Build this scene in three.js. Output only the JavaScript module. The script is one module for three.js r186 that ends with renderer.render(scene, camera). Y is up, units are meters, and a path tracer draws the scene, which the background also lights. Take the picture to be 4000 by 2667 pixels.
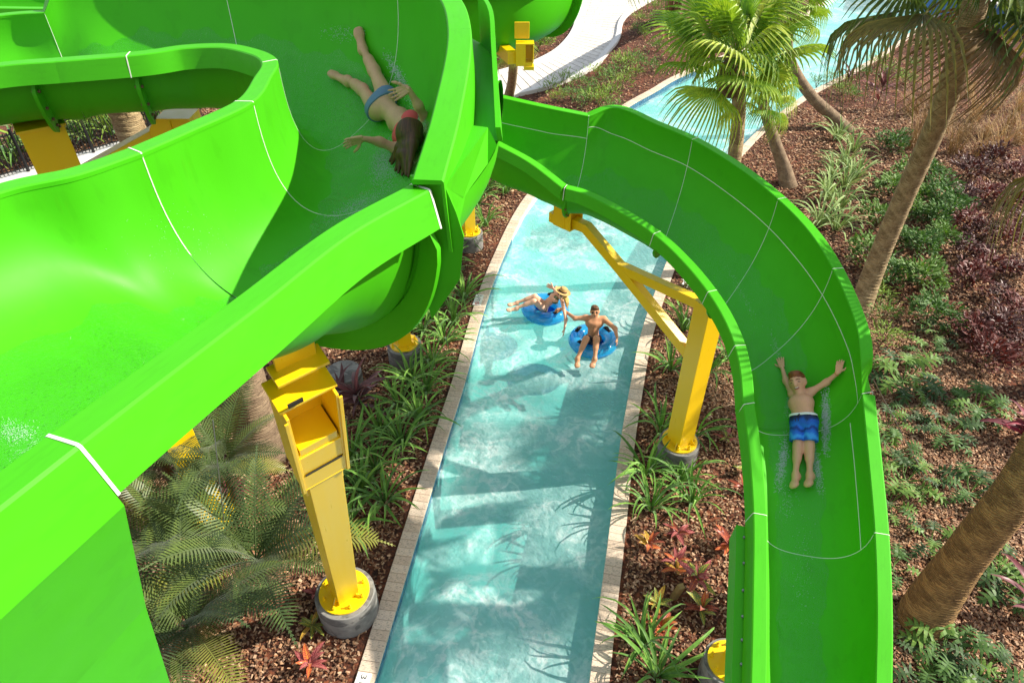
import * as THREE from 'three';
import { mergeGeometries } from 'three/addons/utils/BufferGeometryUtils.js';
import { RoundedBoxGeometry } from 'three/addons/geometries/RoundedBoxGeometry.js';

// ---------------------------------------------------------------- camera, sky, sun, exposure
const scene = new THREE.Scene();
const CAM_H = 9.5, PITCH = 39 * Math.PI / 180, FOC = 2667;            // lens measured on the 4000 x 2667 photograph
const camera = new THREE.PerspectiveCamera(2 * Math.atan(1333.5 / FOC) * 180 / Math.PI, 1024 / 682, 0.05, 2000);
camera.position.set(0, CAM_H, 0);
camera.rotation.set(-PITCH, 0, 0);
camera.updateMatrixWorld(true);
const renderer = new THREE.WebGLRenderer({ antialias: true });
renderer.toneMapping = THREE.LinearToneMapping;
renderer.toneMappingExposure = 1.72;
renderer.shadowMap.enabled = true;
const SUN_EL = 38 * Math.PI / 180, SUN_AZ = -6 * Math.PI / 180;
const sunDir = new THREE.Vector3(Math.cos(SUN_EL) * Math.cos(SUN_AZ), Math.sin(SUN_EL), Math.cos(SUN_EL) * Math.sin(SUN_AZ));
{ // clear subtropical sky: blue overhead, milky towards the horizon, a little brighter round the sun, thin high cloud
  const w = 512, h = 256, d = new Float32Array(w * h * 4), wave = (a, e) => Math.sin(3 * a + 2.3 * Math.sin(5 * e)) * Math.sin(7 * e + 1.3 * Math.sin(2 * a)) + 0.5 * Math.sin(9 * a - 6 * e + 2 * Math.sin(4 * e + a)) * Math.sin(13 * e + 2 * a);
  for (let y = 0; y < h; y++) for (let x = 0; x < w; x++) {
    const el = ((y + 0.5) / h - 0.5) * Math.PI, az = ((x + 0.5) / w) * 2 * Math.PI, up = Math.max(0, Math.sin(el)), k = Math.pow(up, 0.55);
    const dir = new THREE.Vector3(Math.cos(el) * Math.sin(az - Math.PI / 2), Math.sin(el), -Math.cos(el) * Math.cos(az - Math.PI / 2)), c = Math.max(0, dir.dot(sunDir)), glow = 0.35 * Math.pow(c, 6) + 0.5 * Math.pow(c, 40);
    const cloud = Math.max(0, wave(az, el * 1.4) - 0.35) * 0.22 * Math.min(1, up * 3);
    const o = (y * w + x) * 4; d[o] = 0.60 + (0.25 - 0.60) * k + glow + cloud; d[o + 1] = 0.61 + (0.315 - 0.61) * k + glow * 0.95 + cloud; d[o + 2] = 0.59 + (0.42 - 0.59) * k + glow * 0.85 + cloud; d[o + 3] = 1;
  }
  const t = new THREE.DataTexture(d, w, h, THREE.RGBAFormat, THREE.FloatType); t.mapping = THREE.EquirectangularReflectionMapping; t.magFilter = t.minFilter = THREE.LinearFilter; t.needsUpdate = true;
  scene.background = t; scene.environment = t;
}
const sun = new THREE.DirectionalLight(new THREE.Color(1, 0.92, 0.79), 4.9);
sun.name = 'sun';
sun.position.copy(sunDir).multiplyScalar(60).add(new THREE.Vector3(0, 0, -12));
sun.target.position.set(0, 0, -12);
sun.castShadow = true;
sun.shadow.mapSize.set(4096, 4096);
Object.assign(sun.shadow.camera, { left: -35, right: 35, top: 35, bottom: -35, near: 1, far: 150 });
scene.add(sun, sun.target);

// ---------------------------------------------------------------- helpers
const V = (x, y, z) => new THREE.Vector3(x, y, z);
let seed = 12345;
const rnd = () => { seed = (seed + 0x6d2b79f5) | 0; let t = Math.imul(seed ^ (seed >>> 15), 1 | seed); t = (t + Math.imul(t ^ (t >>> 7), 61 | t)) ^ t; return ((t ^ (t >>> 14)) >>> 0) / 4294967296; };
const rr = (a, b) => a + (b - a) * rnd();
const SN = Math.sin(PITCH), CS = Math.cos(PITCH);
// A surveyed point: bearing read from the photograph, depth from its measured drop below the lens.
function P(px, py, drop) {
  const u = (px - 2000) / FOC, v = (py - 1333.5) / FOC, d = drop / (SN + v * CS);
  return V(u * d, CAM_H - drop, -d * (CS - v * SN));
}
const GP = (px, py, h = 0) => P(px, py, CAM_H - h);
const W = (x, g, drop) => V(x, CAM_H - drop, -g);
const taken = new Map();
function numbered(n) { const k = taken.get(n) || 0; taken.set(n, k + 1); return k ? `${n}_${String(k).padStart(3, '0')}` : n; }
function tag(o, label, category, group) { o.userData.label = label; o.userData.category = category; if (group) o.userData.group = group; return o; }
function thing(name, label, category, group, pos) {
  const o = new THREE.Group(); o.name = numbered(name); tag(o, label, category, group); if (pos) o.position.copy(pos); scene.add(o); return o;
}
function part(name, geo, mat, parent) { const m = new THREE.Mesh(geo, mat); m.name = name; m.castShadow = m.receiveShadow = true; if (parent) parent.add(m); return m; }
function struct(name, geo, mat) { const m = part(numbered(name), geo, mat, scene); m.userData.kind = 'structure'; return m; }
const ORD = ['first', 'second', 'third', 'fourth', 'fifth', 'sixth', 'seventh', 'eighth', 'ninth', 'tenth', 'eleventh', 'twelfth', 'thirteenth', 'fourteenth', 'fifteenth', 'sixteenth', 'seventeenth', 'eighteenth', 'nineteenth', 'twentieth'];
const TEN = { 2: 'twenty', 3: 'thirty', 4: 'forty' };
const ord = (i) => i < 20 ? ORD[i] : (i + 1) % 10 ? `${TEN[Math.floor((i + 1) / 10)]}-${ORD[(i + 1) % 10 - 1]}` : { 30: 'thirtieth', 40: 'fortieth' }[i + 1];
// triangles from a list of quads/tris given as point lists
class MB {
  constructor() { this.p = []; this.n = []; this.uv = []; this.i = []; }
  grid(f, nu, nv, uvf) {                                  // f(i/nu, j/nv) -> Vector3, smooth normals
    const base = this.p.length / 3, pts = [];
    for (let i = 0; i <= nu; i++) for (let j = 0; j <= nv; j++) pts.push(f(i / nu, j / nv, i, j));
    const at = (i, j) => pts[i * (nv + 1) + j];
    for (let i = 0; i <= nu; i++) for (let j = 0; j <= nv; j++) {
      const a = at(Math.min(i + 1, nu), j).clone().sub(at(Math.max(i - 1, 0), j)), b = at(i, Math.min(j + 1, nv)).clone().sub(at(i, Math.max(j - 1, 0)));
      const n = a.cross(b).normalize(), q = at(i, j);
      this.p.push(q.x, q.y, q.z); this.n.push(n.x, n.y, n.z);
      const t = uvf ? uvf(i / nu, j / nv, q) : [i / nu, j / nv]; this.uv.push(t[0], t[1]);
    }
    for (let i = 0; i < nu; i++) for (let j = 0; j < nv; j++) {
      const a = base + i * (nv + 1) + j, b = a + nv + 1; this.i.push(a, b, b + 1, a, b + 1, a + 1);
    }
    return this;
  }
  poly(pts) {                                             // flat convex polygon
    const base = this.p.length / 3, n = pts[1].clone().sub(pts[0]).cross(pts[2].clone().sub(pts[0])).normalize();
    const ex = pts[1].clone().sub(pts[0]).normalize(), ey = n.clone().cross(ex);
    for (const q of pts) { this.p.push(q.x, q.y, q.z); this.n.push(n.x, n.y, n.z); const d = q.clone().sub(pts[0]); this.uv.push(d.dot(ex), d.dot(ey)); }
    for (let k = 1; k < pts.length - 1; k++) this.i.push(base, base + k, base + k + 1);
    return this;
  }
  prism(pts, off) {                                       // closed slab: polygon + offset vector
    const q = pts.map((a) => a.clone().add(off)); this.poly(pts.slice().reverse()); this.poly(q);
    for (let k = 0; k < pts.length; k++) { const m = (k + 1) % pts.length; this.poly([pts[k], pts[m], q[m], q[k]]); }
    return this;
  }
  sweep(prof, ns, closed = true) {                        // prof(s) -> ring of points; crisp across, smooth along
    const rows = []; for (let i = 0; i <= ns; i++) rows.push(prof(i / ns));
    const m = rows[0].length;
    for (let e = 0; e < (closed ? m : m - 1); e++) { const f = (e + 1) % m; let L = 0; this.grid((u, v, i, j) => (j ? rows[i][f] : rows[i][e]), ns, 1, (u, v, q) => [u * 4, v]); }
    if (closed) { this.poly(rows[0].slice()); this.poly(rows[ns].slice().reverse()); }
    return this;
  }
  build() {
    const g = new THREE.BufferGeometry();
    g.setAttribute('position', new THREE.Float32BufferAttribute(this.p, 3)); g.setAttribute('normal', new THREE.Float32BufferAttribute(this.n, 3));
    g.setAttribute('uv', new THREE.Float32BufferAttribute(this.uv, 2)); g.setIndex(this.i); return g;
  }
}
const merge = (list) => mergeGeometries(list.map((g) => { const q = g.index ? g : g; for (const k of Object.keys(q.attributes)) if (!['position', 'normal', 'uv', 'color'].includes(k)) q.deleteAttribute(k); return q.index ? q.toNonIndexed() : q; }), false);
function tubeGeo(pts, radii, sides = 10, segs, wob) {     // tapered tube through points, capped
  const c = new THREE.CatmullRomCurve3(pts, false, 'centripetal'), n = segs || Math.max(4, pts.length * 6);
  const fr = c.computeFrenetFrames(n, false), b = new MB();
  const rad = (t) => { const x = t * (radii.length - 1), k = Math.min(radii.length - 2, Math.floor(x)); return radii.length === 1 ? radii[0] : radii[k] + (radii[k + 1] - radii[k]) * (x - k); };
  const ring = (i, a, k = 1) => { const q = c.getPointAt(i / n), r = rad(i / n) * k * (wob ? wob(i / n, a) : 1); return q.addScaledVector(fr.normals[i], Math.cos(a) * r).addScaledVector(fr.binormals[i], Math.sin(a) * r); };
  const len = c.getLength();
  b.grid((u, v, i, j) => ring(i, -(j % sides) / sides * Math.PI * 2), n, sides, (u, v) => [v * 2, u * len]);
  for (const e of [0, n]) { const ringPts = []; for (let j = 0; j < sides; j++) ringPts.push(ring(e, (e ? 1 : -1) * j / sides * Math.PI * 2)); b.poly(ringPts); }
  return b.build();
}
function beamGeo(a, c, w, h, roll = 0, ch = 0.006) {      // rounded box beam from a to c
  const L = a.distanceTo(c), g = new RoundedBoxGeometry(w, h, L, 2, ch), z = c.clone().sub(a).normalize();
  let x = V(0, 1, 0).cross(z); if (x.length() < 1e-3) x = V(1, 0, 0); x.normalize(); const y = z.clone().cross(x);
  const m = new THREE.Matrix4().makeBasis(x, y, z).multiply(new THREE.Matrix4().makeRotationZ(roll)); m.setPosition(a.clone().add(c).multiplyScalar(0.5)); g.applyMatrix4(m); return g;
}
// ---------------------------------------------------------------- computed textures
function noiseTile(n, cells, s0) {                        // tileable value noise, n x n in 0..1
  let s = s0 | 0; const r = () => { s = (Math.imul(s, 1664525) + 1013904223) | 0; return (s >>> 8) / 16777216; };
  const g = new Float32Array(cells * cells).map(r), o = new Float32Array(n * n);
  for (let y = 0; y < n; y++) for (let x = 0; x < n; x++) {
    const fx = x / n * cells, fy = y / n * cells, x0 = Math.floor(fx), y0 = Math.floor(fy), tx = fx - x0, ty = fy - y0, sx = tx * tx * (3 - 2 * tx), sy = ty * ty * (3 - 2 * ty);
    const q = (i, j) => g[((y0 + j) % cells) * cells + (x0 + i) % cells];
    o[y * n + x] = (q(0, 0) * (1 - sx) + q(1, 0) * sx) * (1 - sy) + (q(0, 1) * (1 - sx) + q(1, 1) * sx) * sy;
  }
  return o;
}
function fbm(n, cells, oct, s0, gain = 0.5) {
  const o = new Float32Array(n * n); let amp = 1, sum = 0;
  for (let k = 0; k < oct; k++) { const t = noiseTile(n, cells << k, s0 + k * 77); for (let i = 0; i < o.length; i++) o[i] += t[i] * amp; sum += amp; amp *= gain; }
  for (let i = 0; i < o.length; i++) o[i] /= sum; return o;
}
function tex(n, f, srgb, rx = 1, ry = 1) {
  const d = new Uint8Array(n * n * 4);
  for (let i = 0; i < n * n; i++) { const c = f(i, i % n, (i / n) | 0); d[i * 4] = c[0] * 255; d[i * 4 + 1] = c[1] * 255; d[i * 4 + 2] = c[2] * 255; d[i * 4 + 3] = 255; }
  const t = new THREE.DataTexture(d, n, n); t.wrapS = t.wrapT = THREE.RepeatWrapping; t.magFilter = THREE.LinearFilter; t.minFilter = THREE.LinearFilter; t.repeat.set(rx, ry);
  if (srgb) t.colorSpace = THREE.SRGBColorSpace; t.needsUpdate = true; return t;
}
const cl = (x) => Math.min(1, Math.max(0, x));
const smooth = (a, b, x) => { const t = cl((x - a) / (b - a)); return t * t * (3 - 2 * t); };
const N512a = fbm(512, 6, 6, 11), N512b = fbm(512, 12, 5, 57), N512c = fbm(512, 48, 3, 91), N512d = fbm(512, 4, 3, 33);
const greyMap = (f, rx, ry) => tex(512, (i, x, y) => { const v = cl(f(i, x, y)); return [v, v, v]; }, false, rx, ry);

const std = (o) => new THREE.MeshStandardMaterial(o), phy = (o) => new THREE.MeshPhysicalMaterial(o);
const rgb = (r, g, b) => new THREE.Color().setRGB(r, g, b);
const M = {};
const gelVar = tex(512, (i) => { const v = 0.9 + 0.1 * N512a[i] - 0.05 * smooth(0.6, 0.72, N512b[i]); return [cl(v + 0.12 * smooth(0.62, 0.75, N512c[i]) * smooth(0.5, 0.6, N512a[i])), v, v]; }, false, 0.6, 0.6);
M.green = phy({ color: rgb(0.056, 0.43, 0.005), roughness: 0.6, specularIntensity: 0.42, map: gelVar, roughnessMap: greyMap((i) => 0.85 + 0.3 * (N512a[i] - 0.5), 0.5, 0.5) });
M.caulk = std({ color: rgb(0.72, 0.74, 0.62), roughness: 0.6 });
M.yellow = phy({ color: rgb(0.88, 0.58, 0.003), roughness: 0.38, clearcoat: 0.35, clearcoatRoughness: 0.2, bumpMap: greyMap((i) => N512c[i], 3, 3), bumpScale: 0.0006, roughnessMap: greyMap((i) => 0.7 + 0.6 * (N512a[i] - 0.5) + 0.2, 1, 1) });
M.steel = std({ color: rgb(0.4, 0.4, 0.4), roughness: 0.4, metalness: 0.9 });
M.rustBolt = std({ color: rgb(0.22, 0.13, 0.08), roughness: 0.6, metalness: 0.5 });
M.slot = std({ color: rgb(0.02, 0.018, 0.01), roughness: 0.9 });
M.concrete = std({ map: tex(512, (i) => { const v = 0.50 + 0.22 * (N512a[i] - 0.5) + 0.12 * (N512c[i] - 0.5) - 0.12 * smooth(0.58, 0.66, N512b[i]); return [v, v * 0.985, v * 0.95]; }, true, 1, 1), roughness: 0.85, bumpMap: greyMap((i) => N512b[i], 2, 2), bumpScale: 0.006 });
M.mulchBase = std({ map: tex(512, (i) => { const v = 0.55 + 0.9 * (N512c[i] - 0.5) + 0.5 * (N512a[i] - 0.5); return [0.5 * v + 0.06, 0.28 * v + 0.03, 0.17 * v + 0.02]; }, true, 0.5, 0.5), roughness: 1, bumpMap: greyMap((i) => N512c[i], 0.5, 0.5), bumpScale: 0.03 });
const paverTint = (k) => tex(256, (i, x, y) => { const q = (y * 2) * 512 + x * 2, g = N512c[(q * 7) % 262144], v = 0.98 + 0.12 * (N512a[q] - 0.5) + 0.22 * (g - 0.5) - 0.2 * smooth(0.56, 0.7, N512b[(q + k * 9111) % 262144]); return [0.88 * v, 0.80 * v, 0.715 * v]; }, true, 1.4, 1.4);
M.coping = [0, 1, 2, 3].map((k) => std({ map: paverTint(k), color: rgb(1 - k * 0.045, 1 - k * 0.055, 1 - k * 0.065), roughness: 0.8, bumpMap: greyMap((i) => N512c[i], 4, 4), bumpScale: 0.002 }));
M.grout = std({ color: rgb(0.36, 0.31, 0.26), roughness: 1 });
M.tile = [0, 1, 2].map((k) => phy({ color: rgb(0.03 + 0.012 * k, 0.10 + 0.025 * k, 0.2 + 0.03 * k), roughness: 0.12 + 0.05 * k }));
M.plaster = std({ map: tex(512, (i) => { const v = 0.9 + 0.1 * (N512a[i] - 0.5) + 0.06 * (N512c[i] - 0.5); return [0.78 * v, 0.93 * v, 0.9 * v]; }, true, 0.3, 0.3), roughness: 0.9 });
M.path = [0, 1, 2].map((k) => std({ map: tex(256, (i, x, y) => { const q = (y * 2) * 512 + x * 2, v = 0.84 - 0.03 * k + 0.1 * (N512a[q] - 0.5) + 0.12 * (N512c[q] - 0.5); return [v, v * 0.97, v * 0.93]; }, true, 1, 1), roughness: 0.85 }));
M.kerb = std({ color: rgb(0.62, 0.6, 0.57), roughness: 0.85, bumpMap: greyMap((i) => N512c[i], 2, 2), bumpScale: 0.002 });
M.black = std({ color: rgb(0.012, 0.012, 0.013), roughness: 0.45, metalness: 0.3 });
M.blueWall = std({ color: rgb(0.06, 0.15, 0.36), roughness: 0.6 });
M.wood = std({ map: tex(256, (i, x, y) => { const g = N512b[(y * 2 % 512) * 512 + ((x * 12) % 512)], v = 0.75 + 0.4 * (g - 0.5); return [0.72 * v, 0.6 * v, 0.36 * v]; }, true, 3, 1), roughness: 0.85 });
const leafTex = (a, b, nn = 512) => tex(256, (i, x, y) => { const q = ((y * 2) % 512) * 512 + (x * 2) % 512, t = cl(0.5 + 1.6 * (N512a[q] - 0.5) + 0.7 * (N512c[q] - 0.5)); return [a[0] + (b[0] - a[0]) * t, a[1] + (b[1] - a[1]) * t, a[2] + (b[2] - a[2]) * t]; }, true, 3, 3);
const leafMat = (a, b, tr = 0.3, coat = 0.2) => phy({ map: leafTex(a, b), roughness: 0.92, transmission: tr, thickness: 0, side: THREE.DoubleSide, clearcoat: coat, clearcoatRoughness: 0.35 });
M.strap = [leafMat([0.31, 0.52, 0.14], [0.52, 0.70, 0.26]), leafMat([0.39, 0.60, 0.17], [0.62, 0.78, 0.34]), leafMat([0.26, 0.44, 0.16], [0.44, 0.61, 0.23])];
M.strapPale = [leafMat([0.50, 0.61, 0.31], [0.71, 0.78, 0.50]), leafMat([0.42, 0.55, 0.26], [0.63, 0.71, 0.42])];
M.fan = [leafMat([0.46, 0.61, 0.10], [0.72, 0.82, 0.20], 0.4), leafMat([0.36, 0.54, 0.10], [0.61, 0.74, 0.18], 0.4), leafMat([0.56, 0.67, 0.13], [0.84, 0.87, 0.26], 0.4)];
M.fanDark = [leafMat([0.30, 0.40, 0.11], [0.50, 0.57, 0.19], 0.35), leafMat([0.26, 0.36, 0.10], [0.44, 0.52, 0.17], 0.35), leafMat([0.42, 0.40, 0.14], [0.62, 0.56, 0.24], 0.35)];
M.fanDead = [leafMat([0.42, 0.32, 0.18], [0.62, 0.5, 0.32], 0.25, 0.1), leafMat([0.34, 0.25, 0.15], [0.52, 0.42, 0.27], 0.25, 0.1)];
M.feather = [leafMat([0.19, 0.29, 0.08], [0.36, 0.46, 0.14], 0.3, 0.5), leafMat([0.24, 0.33, 0.09], [0.44, 0.52, 0.16], 0.3, 0.5), leafMat([0.46, 0.48, 0.12], [0.62, 0.62, 0.2], 0.35, 0.4)];
M.rachis = std({ color: rgb(0.3, 0.33, 0.1), roughness: 0.7 });
M.philo = [leafMat([0.20, 0.36, 0.09], [0.40, 0.55, 0.18]), leafMat([0.30, 0.46, 0.10], [0.54, 0.66, 0.23]), leafMat([0.15, 0.28, 0.09], [0.30, 0.44, 0.15])];
M.shrub = [leafMat([0.20, 0.37, 0.08], [0.40, 0.57, 0.14], 0.35), leafMat([0.27, 0.44, 0.09], [0.50, 0.63, 0.17], 0.35)];
M.redShrub = [leafMat([0.30, 0.09, 0.06], [0.56, 0.20, 0.13], 0.3, 0.4), leafMat([0.22, 0.08, 0.06], [0.44, 0.17, 0.12], 0.25, 0.5)];
M.cordyline = [leafMat([0.28, 0.14, 0.15], [0.46, 0.23, 0.23], 0.25, 0.6), leafMat([0.39, 0.15, 0.17], [0.62, 0.32, 0.30], 0.25, 0.6), leafMat([0.34, 0.30, 0.16], [0.52, 0.46, 0.23], 0.25, 0.5)];
M.magenta = [leafMat([0.46, 0.07, 0.16], [0.76, 0.16, 0.30], 0.35, 0.5), leafMat([0.34, 0.09, 0.14], [0.57, 0.16, 0.23], 0.3, 0.5)];
M.dry = [leafMat([0.59, 0.46, 0.28], [0.84, 0.71, 0.50], 0.25, 0), leafMat([0.48, 0.37, 0.22], [0.71, 0.58, 0.39], 0.25, 0)];
M.stem = std({ color: rgb(0.16, 0.12, 0.06), roughness: 0.9 });
M.fern = [leafMat([0.28, 0.45, 0.09], [0.46, 0.62, 0.16]), leafMat([0.40, 0.54, 0.10], [0.62, 0.72, 0.20])];
M.white = std({ color: rgb(0.8, 0.8, 0.76), roughness: 0.7 });
const crotonTex = (base, vein, edge) => {
  const c = document.createElement('canvas'); c.width = 64; c.height = 192; const x = c.getContext('2d');
  x.fillStyle = base; x.fillRect(0, 0, 64, 192); x.strokeStyle = edge; x.lineWidth = 5;
  for (let k = 0; k < 26; k++) { x.fillStyle = k % 2 ? edge : vein; x.globalAlpha = 0.5; x.beginPath(); x.ellipse((k * 37) % 64, (k * 61) % 192, 3 + k % 5, 5 + k % 7, k, 0, 7); x.fill(); }
  x.globalAlpha = 1; x.strokeStyle = vein; x.lineWidth = 5; x.beginPath(); x.moveTo(32, 192); x.lineTo(32, 0); x.stroke(); x.lineWidth = 2.4;
  for (let k = 0; k < 11; k++) { x.beginPath(); x.moveTo(32, 180 - k * 16); x.lineTo(4, 164 - k * 16); x.moveTo(32, 180 - k * 16); x.lineTo(60, 164 - k * 16); x.stroke(); }
  const t = new THREE.CanvasTexture(c); t.colorSpace = THREE.SRGBColorSpace; return t;
};
M.croton = [['#7a2a22', '#d9702e', '#55201c'], ['#b8452a', '#e9a02f', '#8a2c24'], ['#56702a', '#dcc23a', '#3f5a22'], ['#8e3038', '#d98a7a', '#5a2028'], ['#c9a52e', '#8f3d1e', '#7a8a2e']].map((c) => phy({ map: crotonTex(...c), roughness: 0.9, transmission: 0.25, thickness: 0, clearcoat: 0.4, clearcoatRoughness: 0.3, side: THREE.DoubleSide }));
const barkTex = (a, b, ry = 2) => tex(512, (i, x, y) => { const r = 0.5 + 0.5 * Math.sin((y / 512 * 18 + (N512a[i] - 0.5) * 3.2) * Math.PI * 2), t = cl(0.3 + 0.45 * r * N512b[i] * 1.6 + 0.9 * (N512a[i] - 0.5) + 0.5 * (N512c[i] - 0.5)); return [a[0] + (b[0] - a[0]) * t, a[1] + (b[1] - a[1]) * t, a[2] + (b[2] - a[2]) * t]; }, true, 1, ry);
const barkBump = tex(512, (i, x, y) => { const r = 0.5 + 0.5 * Math.sin((y / 512 * 18 + (N512a[i] - 0.5) * 3.2) * Math.PI * 2), v = cl(0.5 * r + 0.5 * N512c[i]); return [v, v, v]; }, false, 1, 2);
M.barkTan = std({ map: barkTex([0.44, 0.36, 0.25], [0.78, 0.69, 0.53]), roughness: 0.95, bumpMap: barkBump, bumpScale: 0.012 });
M.barkGrey = std({ map: barkTex([0.42, 0.34, 0.27], [0.66, 0.57, 0.46]), roughness: 0.95, bumpMap: barkBump, bumpScale: 0.012 });
M.barkBrown = std({ map: barkTex([0.36, 0.26, 0.14], [0.74, 0.59, 0.36]), roughness: 0.95, bumpMap: barkBump, bumpScale: 0.014 });
M.fibre = std({ color: rgb(0.17, 0.10, 0.055), roughness: 1, bumpMap: barkBump, bumpScale: 0.02 });
// ---------------------------------------------------------------- the setting: river, copings, mulch beds, path
const WATER_Y = -0.27;
const curveOf = (pts) => { const c = new THREE.CatmullRomCurve3(pts, false, 'centripetal'); c.arcLengthDivisions = 1200; return c; };
const bankL = curveOf([V(-3.45, 0, 6), V(-2.6, 0, 0), ...[[1451, 2667], [1600, 2175], [1744, 1700], [1807, 1500], [1881, 1226], [1930, 1080], [1974, 974], [2012, 889], [2049, 820], [2091, 759], [2270, 570], [2451, 416], [2563, 352], [2640, 306], [2850, 215], [3048, 130], [3135, 75], [3221, 15], [3320, -45]].map(([x, y]) => GP(x, y))]);
const bankR = curveOf([V(-1.2, 0, 6), V(0.25, 0, 0), ...[[2311, 2667], [2380, 2130], [2434, 1700], [2469, 1500], [2500, 1338], [2531, 1231], [2566, 1134], [2622, 991], [2740, 755], [2900, 574], [2977, 499], [3153, 367], [3319, 281], [3463, 195], [3575, 115], [3680, 40], [3800, -30]].map(([x, y]) => GP(x, y))]);
const tableOf = (c) => { const t = []; for (let i = 0; i <= 1500; i++) t.push(c.getPointAt(i / 1500)); return t; };
const tabL = tableOf(bankL), tabR = tableOf(bankR);
function xAt(tab, z) { let lo = 0, hi = tab.length - 1; if (z >= tab[0].z) return tab[0].x; if (z <= tab[hi].z) return tab[hi].x; while (hi - lo > 1) { const m = (lo + hi) >> 1; if (tab[m].z > z) lo = m; else hi = m; } const a = tab[lo], b = tab[hi], k = (z - a.z) / (b.z - a.z || 1); return a.x + (b.x - a.x) * k; }
const inRiver = (x, z, m = 0.3) => x > xAt(tabL, z) - m * 1.15 && x < xAt(tabR, z) + m * 1.15;
function offsetCurve(tab, side, off, step = 6) { const o = []; for (let i = 0; i < tab.length; i += step) { const a = tab[Math.max(0, i - 3)], b = tab[Math.min(tab.length - 1, i + 3)], t = b.clone().sub(a).normalize(); o.push(V(tab[i].x - side * t.z * off, 0, tab[i].z + side * t.x * off)); } return o; }
// side +1: outwards of the left bank is -x (direction of travel is -z)
const outL = offsetCurve(tabL, 1, -0.235), outR = offsetCurve(tabR, -1, -0.235);
{ // one ground sheet with the channel cut out of it
  const s = new THREE.Shape([[-220, -320], [220, -320], [220, 120], [-220, 120]].map(([x, z]) => new THREE.Vector2(x, -z)));
  const hole = [...outL, ...outR.slice().reverse()].map((q) => new THREE.Vector2(q.x, -q.z));
  s.holes.push(new THREE.Path(hole));
  const g = new THREE.ShapeGeometry(s); g.rotateX(-Math.PI / 2); g.translate(0, -0.03, 0);
  struct('ground', g, M.mulchBase);
}
// pool shell
{
  const floor = new MB().grid((u, v) => { const z = 6 - u * 62; return V(THREE.MathUtils.lerp(xAt(tabL, z) - 0.1, xAt(tabR, z) + 0.1, v), -1.2, z); }, 90, 6, (u, v, q) => [q.x, q.z]).build();
  struct('pool_floor', floor, M.plaster);
}
const tileG = new RoundedBoxGeometry(0.142, 0.142, 0.012, 1, 0.003), brickG = [0, 1, 2].map((k) => { const g = new RoundedBoxGeometry(0.268, 0.062, 0.1505 - 0.001 * k, 2, 0.005); return g; });
for (const [side, curve, tab, nm] of [[1, bankL, tabL, 'near the slide columns'], [-1, bankR, tabR, 'beside the croton bed']]) {
  const inner = tab.filter((_, i) => i % 5 === 0), wall = new MB();
  const out = offsetCurve(tab, side, -0.225, 5);
  wall.sweep((u) => { const k = Math.min(inner.length - 1, Math.round(u * (inner.length - 1))), a = inner[k], b = out[k]; const ring = [V(a.x, -0.066, a.z), V(a.x, -1.3, a.z), V(b.x, -1.3, b.z), V(b.x, -0.066, b.z)]; return side > 0 ? ring : ring.reverse(); }, inner.length - 1);
  const w = struct('pool_wall', wall.build(), M.plaster); w.userData.label = 'plastered river wall with blue waterline tiles';
  const cop = new THREE.Group(); cop.name = numbered('river_coping'); cop.userData.kind = 'structure'; scene.add(cop);
  const L = curve.getLength(); let s = side > 0 ? 9.4 : 8.8, n = 0;
  for (; n < 292 && s < L - 0.2; n++, s += 0.155) {
    const q = curve.getPointAt(s / L), t = curve.getTangentAt(s / L), o = V(t.z * side, 0, -t.x * side).normalize();
    const m = part('brick', brickG[n % 3], M.coping[Math.floor(rnd() * 3.99)], cop);
    m.position.copy(q).addScaledVector(o, 0.105); m.position.y = rr(-0.0325, -0.029); m.rotation.y = Math.atan2(t.x, t.z) + rr(-0.006, 0.006);
  }
  if (side > 0) { // two rows of waterline tiles where the bank shows
    let k = 0; const spans = [[9.4, 22.6], [29.5, 39.5]];
    for (const [a, b] of spans) for (let d = a; d < b; d += 0.155) for (const y of [-0.14, -0.29]) {
      if (k++ > 298) break;
      const q = curve.getPointAt(d / L), t = curve.getTangentAt(d / L), o = V(t.z * side, 0, -t.x * side).normalize();
      const m = part('tile', tileG, M.tile[Math.floor(rnd() * 2.99)], w); m.position.copy(q).addScaledVector(o, -0.004); m.position.y = y; m.rotation.y = Math.atan2(o.x, o.z);
    }
  }
}
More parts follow.
